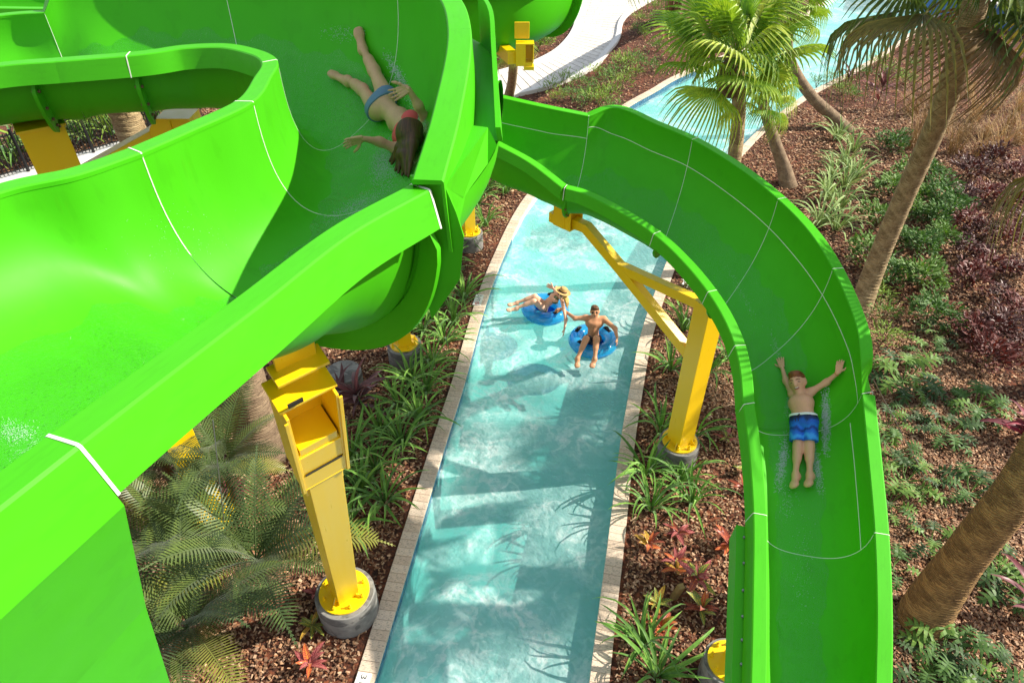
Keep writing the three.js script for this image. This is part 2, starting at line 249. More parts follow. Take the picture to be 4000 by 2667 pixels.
// water sheet: wavy, tinted, with pale mottling for entrained bubbles and painted-in sunlit caustics
{
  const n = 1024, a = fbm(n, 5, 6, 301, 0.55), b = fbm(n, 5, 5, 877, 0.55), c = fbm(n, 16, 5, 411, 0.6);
  const foam = new Float32Array(n * n);  // pale patches: bubbles, plus sunlit caustic patches put into the water colour
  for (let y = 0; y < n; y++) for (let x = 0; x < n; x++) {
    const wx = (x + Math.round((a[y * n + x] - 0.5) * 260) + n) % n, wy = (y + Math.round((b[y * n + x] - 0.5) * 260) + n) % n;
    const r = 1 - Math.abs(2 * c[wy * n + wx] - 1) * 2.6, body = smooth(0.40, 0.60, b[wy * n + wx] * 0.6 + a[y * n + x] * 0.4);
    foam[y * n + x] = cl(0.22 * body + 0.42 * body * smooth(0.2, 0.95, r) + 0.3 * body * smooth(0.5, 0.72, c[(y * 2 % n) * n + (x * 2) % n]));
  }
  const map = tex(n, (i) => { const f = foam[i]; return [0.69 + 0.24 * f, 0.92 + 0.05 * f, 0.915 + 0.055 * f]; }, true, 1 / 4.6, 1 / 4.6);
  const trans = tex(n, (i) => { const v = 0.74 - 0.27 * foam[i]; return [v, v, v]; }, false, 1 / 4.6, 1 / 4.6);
  const bumpA = tex(n, (i) => { const v = cl(0.6 * a[i] + 0.55 * (1 - Math.abs(2 * c[i] - 1))); return [v, v, v]; }, false, 1 / 4.3, 1 / 4.3);
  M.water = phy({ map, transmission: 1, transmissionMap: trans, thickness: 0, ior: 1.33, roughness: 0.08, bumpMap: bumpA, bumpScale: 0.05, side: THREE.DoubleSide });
  const g = new MB().grid((u, v) => {
    const z = 6 - Math.pow(u, 1.25) * 62, x = THREE.MathUtils.lerp(xAt(tabL, z) + 0.002, xAt(tabR, z) - 0.002, v);
    const h = 0.012 * Math.sin(3.1 * x + 1.7 * z + 2 * Math.sin(0.9 * z)) + 0.01 * Math.sin(5.2 * z - 2.3 * x + 1.5 * Math.sin(1.7 * x)) + 0.006 * Math.sin(9 * x + 7.5 * z);
    return V(x, WATER_Y + h, z);
  }, 420, 34, (u, v, q) => [q.x, q.z]).build();
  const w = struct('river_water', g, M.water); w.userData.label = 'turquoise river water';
}
// walkway of pale pavers with raised kerbs
const pathL = curveOf([[1880, 318], [1960, 290], [2012, 275], [2073, 260], [2170, 214], [2227, 163], [2257, 112], [2266, 66], [2272, 20], [2275, -40]].map(([x, y]) => GP(x, y)));
const pathR = curveOf([[1880, 400], [2002, 370], [2119, 342], [2216, 306], [2308, 260], [2359, 204], [2400, 153], [2415, 90], [2441, 56], [2533, 0], [2620, -45]].map(([x, y]) => GP(x, y)));
const pathPoly = [];
{
  const g = new MB().grid((u, v) => pathL.getPointAt(u).lerp(pathR.getPointAt(u), v).setY(-0.012), 60, 4, (u, v, q) => [q.x, q.z]).build();
  const base = struct('walkway', g, M.grout);
  for (let i = 0; i <= 40; i++) pathPoly.push(pathL.getPointAt(i / 40)); for (let i = 40; i >= 0; i--) pathPoly.push(pathR.getPointAt(i / 40));
  const rows = 46;
  for (let i = 0; i < rows; i++) {
    const cuts = [0]; let c = (i % 2 ? 0.14 : 0.3) + rr(-0.02, 0.02); while (c < 0.95) { cuts.push(c); c += 0.3; } cuts.push(1);
    for (let k = 0; k < cuts.length - 1; k++) {
      const at = (u, v, y) => pathL.getPointAt(u).lerp(pathR.getPointAt(u), v).setY(y), e = 0.0028, f = 0.006;
      const u0 = i / rows + e * 0.4, u1 = (i + 1) / rows - e * 0.4, v0 = cuts[k] + f * 0.5, v1 = cuts[k + 1] - f * 0.5, y = 0.012 + rr(0, 0.004);
      const ring = [at(u0, v0, y), at(u0, v1, y), at(u1, v1, y), at(u1, v0, y)];
      part('paver', new MB().prism(ring, V(0, -0.03, 0)).build(), M.path[Math.floor(rnd() * 2.99)], base);
    }
  }
  for (const [c, s] of [[pathR, -1], [pathL, 1]]) {
    const kb = new MB().sweep((u) => { const q = c.getPointAt(u), t = c.getTangentAt(u), o = V(t.z * s, 0, -t.x * s).normalize(), wd = 0.26; const r = [[0.0, -0.05], [0.0, 0.11], [0.03, 0.13], [wd - 0.03, 0.13], [wd, 0.11], [wd, -0.05]].map(([x, y]) => q.clone().addScaledVector(o, x).setY(y)); return s > 0 ? r : r.reverse(); }, 70).build();
    struct('kerb', kb, M.kerb);
  }
}
const inPoly = (x, z, poly) => { let c = false; for (let i = 0, j = poly.length - 1; i < poly.length; j = i++) { const a = poly[i], b = poly[j]; if ((a.z > z) !== (b.z > z) && x < (b.x - a.x) * (z - a.z) / (b.z - a.z) + a.x) c = !c; } return c; };
// bark chips: too many to count
{
  const shapes = [0, 1, 2].map((k) => {
    const g = new THREE.BoxGeometry(1, 0.22, 0.45, 1, 1, 1), p = g.attributes.position; let s = 5 + k * 31;
    const r = (x, y, z) => { const t = Math.sin(x * 12.9 + y * 78.2 + z * 37.7 + s) * 43758.5; return t - Math.floor(t) - 0.5; };
    for (let i = 0; i < p.count; i++) { const x = p.getX(i), y = p.getY(i), z = p.getZ(i); p.setXYZ(i, x + 0.35 * r(x, y, z), y + 0.12 * r(z, x, y), z * (1 + 0.9 * r(y, z, x)) + 0.12 * r(x, z, 1)); }
    g.computeVertexNormals(); return g.toNonIndexed();
  });
  shapes.forEach((g) => g.computeVertexNormals());
  const mat = std({ color: rgb(1, 1, 1), roughness: 0.95 });
  const zones = [[-9, 9, 3.2, 14, 105000], [-15, 17, 14, 26, 80000], [4, 10, 3.5, 13, 52000], [-2, 26, 24, 44, 26000], [-22, -8, 16, 34, 9000], [9, 18, 6, 16, 26000]];
  const pts = [];
  for (const [x0, x1, g0, g1, n] of zones) for (let i = 0; i < n; i++) {
    const x = rr(x0, x1), z = -rr(g0, g1); if (inRiver(x, z, 0.27) || (z < -27 && inPoly(x, z, pathPoly))) continue; pts.push([x, z]);
  }
  const dummy = new THREE.Object3D(), tones = [[0.22, 0.115, 0.06], [0.33, 0.19, 0.105], [0.12, 0.06, 0.033], [0.44, 0.285, 0.18], [0.25, 0.115, 0.055], [0.18, 0.1, 0.06]];
  shapes.forEach((g, k) => {
    const mine = pts.filter((_, i) => i % 3 === k), im = new THREE.InstancedMesh(g, mat, mine.length); im.name = numbered('bark_mulch');
    mine.forEach(([x, z], i) => {
      const far = Math.hypot(x, z) > 17 ? 1.5 : 1, L = rr(0.022, 0.06) * far; dummy.position.set(x, rr(-0.028, 0.016), z); dummy.rotation.set(rr(-0.45, 0.45), rr(0, 6.28), rr(-0.4, 0.4)); dummy.scale.set(L, L * rr(0.5, 1.1), L * rr(0.7, 1.3)); dummy.updateMatrix(); im.setMatrixAt(i, dummy.matrix);
      const t = tones[Math.floor(rnd() * tones.length)], v = rr(0.85, 1.5); im.setColorAt(i, rgb(t[0] * v, t[1] * v, t[2] * v));
    });
    im.userData.kind = 'stuff'; im.userData.label = 'reddish brown bark mulch covering the beds'; im.castShadow = im.receiveShadow = true; scene.add(im);
  });
}
// depth markers set in the left coping
function depthMarker(px, py, label, ang) {
  const c = document.createElement('canvas'); c.width = 256; c.height = 128; const x = c.getContext('2d');
  x.fillStyle = '#e9e6df'; x.fillRect(0, 0, 256, 128); x.fillStyle = '#22262c'; x.font = 'bold 74px sans-serif'; x.fillText('3 FT', 14, 88);
  x.strokeStyle = '#c22'; x.lineWidth = 9; x.beginPath(); x.arc(212, 64, 30, 0, 7); x.moveTo(191, 43); x.lineTo(233, 85); x.stroke(); x.fillStyle = '#333'; x.fillRect(198, 60, 30, 7);
  const t = new THREE.CanvasTexture(c); t.colorSpace = THREE.SRGBColorSpace;
  const o = thing('depth_marker', label, 'depth marker', 'depth markers on the coping', GP(px, py)); o.rotation.y = ang;
  part('plate', new RoundedBoxGeometry(0.44, 0.01, 0.2, 1, 0.003), M.white, o).position.y = 0.004;
  const f = part('lettering', new THREE.PlaneGeometry(0.43, 0.19), std({ map: t, roughness: 0.7 }), o); f.rotation.x = -Math.PI / 2; f.position.y = 0.0125;
}
depthMarker(1868, 1172, 'white depth plate lettered 3 FT on coping beside the floating couple', -Math.PI / 2 - 0.16);
depthMarker(1405, 2690, 'white depth plate cut off by the photo bottom edge, on coping', -Math.PI / 2 - 0.16);
// ---------------------------------------------------------------- water slides
// A flume is swept along stations {L, R, sag}: both lips and the depth of the trough between them.
function flumeCurve(st) {
  const segs = []; let cur = [st[0]];
  for (let i = 1; i < st.length; i++) { cur.push(st[i]); if (st[i].kink && i < st.length - 1) { segs.push(cur); cur = [st[i].alt || st[i]]; } }
  segs.push(cur);
  let base = 0; const runs = segs.map((s) => {
    const r = { s0: base, n: s.length - 1, L: new THREE.CatmullRomCurve3(s.map((q) => q.L), false, 'centripetal'), R: new THREE.CatmullRomCurve3(s.map((q) => q.R), false, 'centripetal'), sag: s.map((q) => q.sag) }; base += s.length - 1; return r;
  });
  const total = base;
  const find = (s, lower) => { for (const r of runs) if (s < r.s0 + r.n - 1e-9 || (lower && s <= r.s0 + r.n + 1e-9)) return r; return runs[runs.length - 1]; };
  function lips(s, lower) { const r = find(s, lower), t = Math.min(1, Math.max(0, (s - r.s0) / r.n)), x = t * r.n, k = Math.min(r.n - 1, Math.floor(x)), f = x - k, e = f * f * (3 - 2 * f); return { L: r.L.getPoint(t), R: r.R.getPoint(t), sag: r.sag[k] + (r.sag[k + 1] - r.sag[k]) * e }; }
  function at(s, t, lower, ex = 0.74) {
    const q = lips(s, lower), a = -Math.cos(t * Math.PI), b = Math.sin(t * Math.PI), x = 0.5 + 0.5 * Math.sign(a) * Math.pow(Math.abs(a), ex), y = Math.pow(Math.abs(b), ex);
    return q.L.clone().lerp(q.R, x).add(V(0, -q.sag * y, 0));
  }
  const normal = (s, t, lower) => { const e = 0.004, d = lower ? -0.02 : 0.02, a = at(s + d, t, lower).sub(at(s, t, lower)).multiplyScalar(Math.sign(d)), b = at(s, Math.min(1, t + e), lower).sub(at(s, Math.max(0, t - e), lower)); const n = a.cross(b).normalize(), l = lips(s, lower), m = l.L.add(l.R).multiplyScalar(0.5).add(V(0, -0.25 * l.sag, 0)); return n.dot(at(s, t, lower).sub(m)) < 0 ? n.multiplyScalar(-1) : n; };   // out of the trough
  return { lips, at, normal, total };
}
function rimRing(q, tangent, side, prof) { // prof: [out, up] pairs
  const lip = side < 0 ? q.L : q.R, o = (side < 0 ? q.L.clone().sub(q.R) : q.R.clone().sub(q.L)); o.y = 0; o.addScaledVector(tangent, -o.dot(tangent)); o.y = 0; o.normalize();
  const r = prof.map(([a, b]) => lip.clone().addScaledVector(o, a).add(V(0, b, 0))); return side < 0 ? r : r.reverse();
}
const RIM = [[-0.004, -0.02], [-0.004, 0.004], [0.006, 0.012], [0.125, 0.012], [0.138, 0.004], [0.185, -0.165], [0.172, -0.168], [0.122, -0.012]];
function buildFlume(name, label, category, st, cuts, o = {}) {
  const F = flumeCurve(st), root = thing(name, label, category, 'green water slides'), TH = o.th || 0.022, surf = [];
  for (let c = 0; c < cuts.length - 1; c++) {
    const [a, b] = [cuts[c], cuts[c + 1]], nu = Math.max(10, Math.round((b - a) * (o.nu || 12))), nv = 40, low = (s) => s >= b - 1e-6;
    const S = (u) => a + (b - a) * u, mb = new MB();
    const uvf = (u, v, q) => [S(u) * 0.8, v * 2];
    mb.grid((u, v) => F.at(S(u), 1 - v, low(S(u))), nu, nv, uvf);
    mb.grid((u, v) => { const s = S(u), l = low(s); return F.at(s, v, l).addScaledVector(F.normal(s, v, l), TH); }, nu, nv, uvf);
    const sec = part('flume_section', mb.build(), M.green, root); surf.push(sec);
    const tg = (s, l, side) => { const d = l ? -0.05 : 0.05, m = (x) => { const q = F.lips(x, l); return side < 0 ? q.L : q.R; }; const t = m(s + d).sub(m(s)).multiplyScalar(Math.sign(d)); t.y = 0; return t.normalize(); };
    for (const side of [-1, 1]) {
      const prof = (o.rim && o.rim(c, side)) || RIM;
      const g = new MB().sweep((u) => { const s = S(u), l = low(s); return rimRing(F.lips(s, l), tg(s, l, side), side, prof); }, nu).build();
      part('rim', g, M.green, root);
    }
  }
  root.userData.surf = undefined;
  return { F, root, surf };
}
function seam(sl, s, lower, w = 0.009, t0 = 0.0, t1 = 1.0) { // a bead of white caulk across the trough and over both rims
  const F = sl.F, b = new MB(), hi = 0.0035, n = 48;
  b.sweep((u) => { const t = t0 + (t1 - t0) * u, q = F.at(s, t, lower), nn = F.normal(s, t, lower).multiplyScalar(-1), d = F.at(s + (lower ? -0.02 : 0.02), t, lower).sub(q).normalize().multiplyScalar(lower ? -1 : 1);
    return [q.clone().addScaledVector(d, -w / 2).addScaledVector(nn, -0.002), q.clone().addScaledVector(d, w / 2).addScaledVector(nn, -0.002), q.clone().addScaledVector(d, w / 2).addScaledVector(nn, hi), q.clone().addScaledVector(d, -w / 2).addScaledVector(nn, hi)]; }, n);
  return part('seam', b.build(), M.caulk, sl.root);
}
function rimSeam(sl, s, side, prof, lower, w = 0.009) {
  const q = sl.F.lips(s, lower), m = (x) => { const k = sl.F.lips(x, lower); return k.L.clone().add(k.R).multiplyScalar(0.5); }, t = m(s + (lower ? -0.05 : 0.05)).sub(m(s)).multiplyScalar(lower ? -1 : 1); t.y = 0; t.normalize();
  const ring = rimRing(q, t, side, prof), ord2 = side < 0 ? ring : ring.reverse(), use = ord2.slice(1, 6), b = new MB(), c = use.reduce((x, y) => x.add(y), V(0, 0, 0)).multiplyScalar(1 / use.length).add(V(0, -0.03, 0));
  b.sweep((u) => { const x = u * (use.length - 1), k = Math.min(use.length - 2, Math.floor(x)), p0 = use[k].clone().lerp(use[k + 1], x - k), out = p0.clone().sub(c); out.addScaledVector(t, -out.dot(t)).normalize(); return [p0.clone().addScaledVector(t, -w / 2).addScaledVector(out, -0.003), p0.clone().addScaledVector(t, w / 2).addScaledVector(out, -0.003), p0.clone().addScaledVector(t, w / 2).addScaledVector(out, 0.004), p0.clone().addScaledVector(t, -w / 2).addScaledVector(out, 0.004)]; }, (use.length - 1) * 3);
  part('seam', b.build(), M.caulk, sl.root);
}
function lineStrip(sl, s0, s1, tf, w = 0.009, lowEnd = true) { // caulk line running along the trough wall
  const F = sl.F, b = new MB();
  b.sweep((u) => { const s = s0 + (s1 - s0) * u, l = lowEnd && s >= s1 - 1e-6, t = tf(u), q = F.at(s, t, l), n = F.normal(s, t, l); let nn = n.clone().multiplyScalar(-1); const up = F.at(s, Math.min(1, t + 0.01), l).sub(q).normalize(); const h = w / 2;
    return [q.clone().addScaledVector(up, -h).addScaledVector(nn, -0.002), q.clone().addScaledVector(up, h).addScaledVector(nn, -0.002), q.clone().addScaledVector(up, h).addScaledVector(nn, 0.004), q.clone().addScaledVector(up, -h).addScaledVector(nn, 0.004)]; }, 60);
  return part('seam', b.build(), M.caulk, sl.root);
}
function flange(sl, s, lower, wd, t0 = 0.03, t1 = 0.97, bolts = 0, th = 0.035) { // upstand plate round the outside of the hull at a joint
  const F = sl.F, b = new MB(), n = 40;
  const row = (t) => { const q = F.at(s, t, lower), d = F.at(s + (lower ? -0.03 : 0.03), t, lower).sub(q).normalize(); let nn = F.normal(s, t, lower); nn.addScaledVector(d, -nn.dot(d)).normalize(); const lp = F.lips(s, lower), mid = lp.L.add(lp.R).multiplyScalar(0.5); if (nn.dot(q.clone().sub(mid)) < 0) nn.multiplyScalar(-1); return { q, d, nn }; };
  b.sweep((u) => { const t = t0 + (t1 - t0) * u, { q, d, nn } = row(t), e = Math.min(1, Math.min(u, 1 - u) * 14 + 0.25); return [q.clone().addScaledVector(nn, 0.012).addScaledVector(d, -th / 2), q.clone().addScaledVector(nn, wd * e).addScaledVector(d, -th / 2), q.clone().addScaledVector(nn, wd * e).addScaledVector(d, th / 2), q.clone().addScaledVector(nn, 0.012).addScaledVector(d, th / 2)]; }, n);
  const f = part('flange', b.build(), M.green, sl.root);
  for (let k = 0; k < bolts; k++) { const { q, d, nn } = row(t0 + (t1 - t0) * (k + 0.7) / (bolts + 0.4)); const g = new THREE.CylinderGeometry(0.016, 0.016, th + 0.04, 6); const m = part('bolt', g, M.rustBolt, f); m.position.copy(q).addScaledVector(nn, wd * 0.6); m.quaternion.setFromUnitVectors(V(0, 1, 0), d); }
  return f;
}
const S_ = (L, R, sag, x = {}) => ({ L: P(...L), R: R.isVector3 ? R : P(...R), sag, ...x });
const SW = (L, R, sag, x = {}) => ({ L, R, sag, ...x });
// --- the hairpin slide in the foreground
const guardStart = { L: P(551, 603, 1.75), R: P(1611, 708, 1.7), sag: 1.12 };
const hairpinSt = [
  SW(W(-3.9, -0.6, 1.62), W(-3.0, -2.6, 1.55), 0.55),
  SW(W(-3.5, 1.0, 1.66), W(-2.35, -0.45, 1.62), 0.55),
  SW(W(-3.15, 2.35, 1.7), P(187, 1709, 1.68), 0.55),
  SW(P(0, 760, 1.72), P(900, 1187, 1.73), 0.7),
  SW(P(300, 690, 1.735), P(1300, 890, 1.745), 0.92),
  SW(P(551, 603, 1.75), P(1605, 725, 1.755), 1.12, { kink: true, alt: guardStart }),
  SW(P(746, 517, 1.765), P(1690, 450, 1.58), 1.16),
  SW(P(987, 402, 1.78), P(1750, 120, 1.42), 1.15),
  SW(P(1062, 298, 1.81), W(-0.66, 6.4, 1.36), 1.1),
  SW(P(1085, 253, 1.83), W(-1.1, 7.2, 1.33), 1.08),
  SW(P(1070, 224, 1.845), W(-1.7, 7.8, 1.32), 1.05),
  SW(P(1022, 201, 1.86), W(-2.4, 8.2, 1.32), 1.0),
  SW(P(890, 174, 1.88), W(-3.25, 8.5, 1.33), 0.95),
  SW(P(717, 179, 1.9), W(-3.9, 8.65, 1.37), 0.9),
  SW(P(562, 201, 1.91), W(-4.5, 8.7, 1.45), 0.85),
  SW(P(287, 224, 1.93), W(-5.1, 8.6, 1.66), 0.8),
  SW(P(235, 228, 1.935), P(172, 52, 2.0), 0.76, { kink: true }),
  SW(P(0, 247, 1.95), P(0, 65, 2.03), 0.72),
  SW(W(-6.3, 5.75, 2.05), W(-7.6, 7.3, 2.12), 0.7),
];
const RAIL = [[-0.004, -0.02], [-0.004, 0.004], [0.006, 0.012], [0.128, 0.012], [0.14, 0.004], [0.2, -0.21], [0.186, -0.213], [0.124, -0.012]];
const GUARD = [[-0.004, -0.02], [-0.004, 0.004], [0.006, 0.012], [0.165, 0.012], [0.176, 0.0], [0.2, -0.45], [0.18, -0.45], [0.16, -0.012]];
const TALL = [[-0.004, -0.02], [-0.004, 0.004], [0.006, 0.012], [0.13, 0.012], [0.142, 0.002], [0.21, -0.26], [-0.06, -1.1], [-0.34, -2.2], [-0.36, -2.2], [-0.08, -1.1], [0.185, -0.26], [0.122, -0.012]];
const hairpin = buildFlume('hairpin_slide', 'glossy green hairpin slide filling the photo beside the camera, curving round an oval gap', 'water slide', hairpinSt, [0, 2, 5, 7, 9, 12, 16, 18], { rim: (c, side) => (side > 0 ? (c < 1 ? TALL : c >= 2 && c <= 5 ? GUARD : RAIL) : RIM) });
for (const [s, low] of [[2, true], [5, true], [7, true], [9, true], [12, true], [16, true]]) seam(hairpin, s, low, 0.0065);
for (const s of [2, 5]) rimSeam(hairpin, s, 1, RAIL, true, 0.013);
for (const s of [5, 7, 9.5, 14.2]) rimSeam(hairpin, s, -1, RIM, true, 0.009);
flange(hairpin, 5, true, 0.2, 0.03, 0.985, 0);
flange(hairpin, 14.2, true, 0.15, 0.02, 0.9, 12);
flange(hairpin, 16.6, true, 0.15, 0.02, 0.9, 12);
{ // plate closing the end of the guard at the step in the rail
  const q = hairpin.F.lips(5, true), o = q.R.clone().sub(q.L).setY(0).normalize(), a = (x, y) => q.R.clone().addScaledVector(o, x).add(V(0, y, -0.006));
  part('end_plate', new MB().prism([a(-0.03, -0.35), a(-0.004, -0.01), a(0.0, 0.055), a(0.19, 0.05), a(0.26, -0.14), a(0.3, -0.3), a(0.26, -0.6), a(0.05, -0.95)], V(0, 0, -0.025)).build(), M.green, hairpin.root);
}
{ // double skin outside the splash guard: upright outer wall, sloping shoulder and bulging hull
  const T = [P(1735, 836, 1.97), P(1850, 720, 2.06), P(1941, 570, 2.0), P(1956, 310, 1.9), W(-0.16, 5.7, 1.9), W(-0.3, 6.6, 1.95)], tc = new THREE.CatmullRomCurve3(T, false, 'centripetal');
  const hull = new MB(); hull.grid((u, v) => { const s = 5.02 + 2.9 * u, a = tc.getPoint(u), e = hairpin.F.at(s, 0.5).add(V(0, -0.05, 0)), c = V(a.x - 0.02, e.y + 0.22, a.z); return a.clone().multiplyScalar((1 - v) * (1 - v)).addScaledVector(c, 2 * v * (1 - v)).addScaledVector(e, v * v); }, 24, 16);
  part('hull_skin', hull.build(), M.green, hairpin.root);
  const top = [P(1909, 43, 1.38), P(1918, 170, 1.51), P(1926, 310, 1.65), P(1935, 497, 1.81)], wc = new THREE.CatmullRomCurve3([...top].reverse().concat([W(-0.3, 6.5, 1.36)]), false, 'centripetal');
  const skin = new MB().sweep((u) => { const q = wc.getPoint(u); const dr = -0.1 - 0.4 * u; return [q, q.clone().add(V(0.035, 0, 0)), q.clone().add(V(0.05, dr, 0)), q.clone().add(V(0.015, dr, 0))]; }, 20);
  part('outer_wall', skin.build(), M.green, hairpin.root);
  const rf = new MB(); rf.grid((u, v) => { const q = wc.getPoint(u).add(V(0.03, -0.09 - 0.35 * u, 0)), l = hairpin.F.lips(5.45 + 2.5 * u), g = l.R.clone().add(V(0.12, -0.3, 0)); g.z = q.z; return g.lerp(q, v); }, 16, 2);
  part('recess_floor', rf.build(), M.green, hairpin.root);
  const w1 = P(1772, 471, 1.72), w2 = P(1835, 488, 1.84), w3 = P(1906, 497, 1.82), w4 = P(1942, 568, 1.9), w5 = P(1905, 640, 2.0), w6 = P(1812, 769, 2.02), w7 = P(1737, 834, 1.95), w8 = P(1736, 731, 1.735);
  const sh = new MB(), tri = (a, b, c) => sh.prism([a, c, b], V(-0.015, -0.02, -0.005));
  tri(w8, w1, w2); tri(w8, w2, w3); tri(w8, w3, w6); tri(w3, w4, w5); tri(w3, w5, w6); tri(w8, w6, w7);
  part('shoulder', sh.build(), M.green, hairpin.root);
}
// --- the slide that carries the boy
const boySt = [
  SW(P(1640, 395, 4.05), P(1600, 300, 3.7), 0.9),
  SW(P(1800, 470, 4.2), P(1790, 345, 3.85), 0.92),
  SW(P(1952, 553, 4.35), P(1959, 383, 3.95), 0.95),
  SW(P(2092, 629, 4.55), P(2130, 421, 4.08), 0.9),
  SW(P(2216, 723, 4.75), P(2300, 455, 4.2), 0.78, { kink: true }),
  SW(P(2290, 743, 4.8), P(2398, 422, 4.1), 0.74),
  SW(P(2420, 805, 4.88), P(2560, 485, 4.15), 0.72),
  SW(P(2580, 905, 4.97), P(2705, 547, 4.2), 0.68),
  SW(P(2700, 1015, 5.05), P(2890, 660, 4.25), 0.7),
  SW(P(2800, 1135, 5.15), P(3040, 780, 4.35), 0.7),
  SW(P(2868, 1245, 5.25), P(3160, 905, 4.45), 0.72),
  SW(P(2912, 1350, 5.38), P(3255, 1052, 4.6), 0.74),
  SW(P(2937, 1460, 5.5), P(3345, 1270, 4.85), 0.77),
  SW(P(2944, 1530, 5.58), P(3364, 1400, 5.0), 0.78),
  SW(P(2947, 1575, 5.64), P(3369, 1540, 5.4), 0.6, { kink: true }),
  SW(P(2976, 1786, 5.85), P(3393, 1786, 5.62), 0.56),
  SW(P(2994, 2015, 6.05), P(3418, 2083, 5.85), 0.56),
  SW(P(2996, 2350, 6.25), P(3427, 2381, 6.05), 0.56),
  SW(P(2993, 2667, 6.4), P(3422, 2667, 6.25), 0.56),
  SW(P(2980, 3200, 6.65), P(3405, 3200, 6.5), 0.56),
];
const boySlide = buildFlume('curving_slide', 'green curving slide crossing above the river, carrying the boy in blue shorts', 'water slide', boySt, [0, 4, 7, 9, 11, 14, 16, 19]);
for (const s of [4, 7, 9, 11, 14, 16]) { seam(boySlide, s, true, 0.006); rimSeam(boySlide, s, -1, RIM, true, 0.007); rimSeam(boySlide, s, 1, RIM, true, 0.007); }
lineStrip(boySlide, 2, 4, (u) => 0.9 - 0.01 * u, 0.008);
lineStrip(boySlide, 4.02, 14, (u) => 0.955 - 0.10 * smooth(0, 0.12, u) + 0.10 * smooth(0.55, 1, u), 0.008);
lineStrip(boySlide, 14.15, 16, (u) => 0.86, 0.008);
for (const s of [4, 7, 9, 11, 14, 16]) flange(boySlide, s, true, 0.1, 0.08, 0.85, s === 4 ? 9 : 0);
{ // bolted side flange along the lower straight
  const g = new MB().sweep((u) => { const s = 16.05 + 2.9 * u, q = boySlide.F.lips(s), o = q.L.clone().sub(q.R).setY(0).normalize(), a = q.L.clone().addScaledVector(o, 0.14).add(V(0, -0.2, 0)); return [a, a.clone().addScaledVector(o, 0.13).add(V(0, -0.02, 0)), a.clone().addScaledVector(o, 0.15).add(V(0, -0.3, 0)), a.clone().addScaledVector(o, 0.1).add(V(0, -0.3, 0)), a.clone().addScaledVector(o, 0.09).add(V(0, -0.06, 0)), a.clone().add(V(0, -0.05, 0))]; }, 26).build();
  const sf = part('side_flange', g, M.green, boySlide.root);
  for (let k = 0; k < 9; k++) { const q = boySlide.F.lips(16.2 + k * 0.3), o = q.L.clone().sub(q.R).setY(0).normalize(), m = part('bolt', new THREE.CylinderGeometry(0.014, 0.014, 0.03, 6), M.steel, sf); m.position.copy(q.L).addScaledVector(o, 0.19).add(V(0, -0.2, 0)); }
}
// --- the flume that crosses behind, at the top of the photo
const farSt = [
  SW(W(-11.5, 12.6, 2.75), W(-11.6, 14.2, 2.75), 0.7), SW(W(-9, 12.9, 2.95), W(-9, 14.5, 2.90), 0.7), SW(W(-5, 12.6, 2.85), W(-5, 14.2, 2.70), 0.75),
  SW(W(-1.6, 12.3, 2.55), W(-1.9, 14.0, 2.35), 1.1), SW(W(0.1, 12.05, 2.35), W(-0.55, 13.7, 2.20), 1.3), SW(W(1.15, 13.2, 2.15), W(-0.1, 14.2, 2.10), 1.35), SW(W(1.5, 14.8, 1.95), W(0.1, 15.2, 1.95), 1.3), SW(W(1.2, 17.6, 1.60), W(-0.3, 17.4, 1.60), 0.9),
];
const farSlide = buildFlume('far_slide', 'green slide hull curving away behind the hairpin, above the walkway', 'water slide', farSt, [0, 3, 5, 7]);
flange(farSlide, 5, true, 0.16, 0.03, 0.97, 0);
seam(farSlide, 3, true); rimSeam(farSlide, 3, -1, RIM, true, 0.012);
scene.updateMatrixWorld(true);
const caster = new THREE.Raycaster();
function onFlume(sl, px, py, lift = 0) { // the point of the trough on that bearing, raised by lift along the surface normal
  const q = P(px, py, 5), o = camera.position.clone(), d = q.sub(o).normalize(); caster.set(o, d);
  const hits = caster.intersectObjects(sl.surf.map((m) => { m.material.side = THREE.DoubleSide; return m; }), false).filter((h) => Math.abs(h.face.normal.dot(d)) > 0.02);
  if (!hits.length) return P(px, py, 2.5);
  const h = hits[0], n = h.face.normal.clone(); if (n.dot(d) > 0) n.multiplyScalar(-1);
  return h.point.clone().addScaledVector(n, lift);
}
// ---------------------------------------------------------------- yellow steel supports on concrete footings
const boltG = new THREE.CylinderGeometry(0.028, 0.028, 0.05, 6), nutG = new THREE.CylinderGeometry(0.014, 0.014, 0.09, 8);
function footing(pos, r, h, label) {
  const o = thing('concrete_footing', label, 'footing', 'concrete column footings', V(pos.x, 0, pos.z));
  const pr = [[0.001, -0.2], [r, -0.2], [r * 1.01, 0.0], [r, h * 0.55], [r * 1.012, h * 0.56], [r * 1.008, h * 0.6], [r * 0.995, h - 0.03], [r * 0.97, h], [0.001, h]].map(([x, y]) => new THREE.Vector2(x, y));
  part('pier', new THREE.LatheGeometry(pr, 40), M.concrete, o); return o;
}
function basePlate(o, at, r, axisTilt, n = 8) {
  const g = part('base_plate', new THREE.CylinderGeometry(r, r, 0.03, 36), M.yellow, o); g.position.copy(at); g.position.y += 0.016;
  for (let k = 0; k < n; k++) { const a = k / n * 6.283 + 0.3, b = part('bolt', boltG, M.yellow, o); b.position.set(at.x + Math.cos(a) * r * 0.82, at.y + 0.055, at.z + Math.sin(a) * r * 0.82); part('stud', nutG, M.yellow, b).position.y = 0.03; }
}
function gusset(o, at, dirAng, w) { const d = V(Math.cos(dirAng), 0, Math.sin(dirAng)), s = V(-d.z, 0, d.x); part('gusset', new MB().prism([at.clone().addScaledVector(d, w), at.clone().addScaledVector(d, w + 0.12), at.clone().addScaledVector(d, w).add(V(0, 0.16, 0))].map((q) => q.addScaledVector(s, -0.008)), s.clone().multiplyScalar(0.016)).build(), M.yellow, o); }
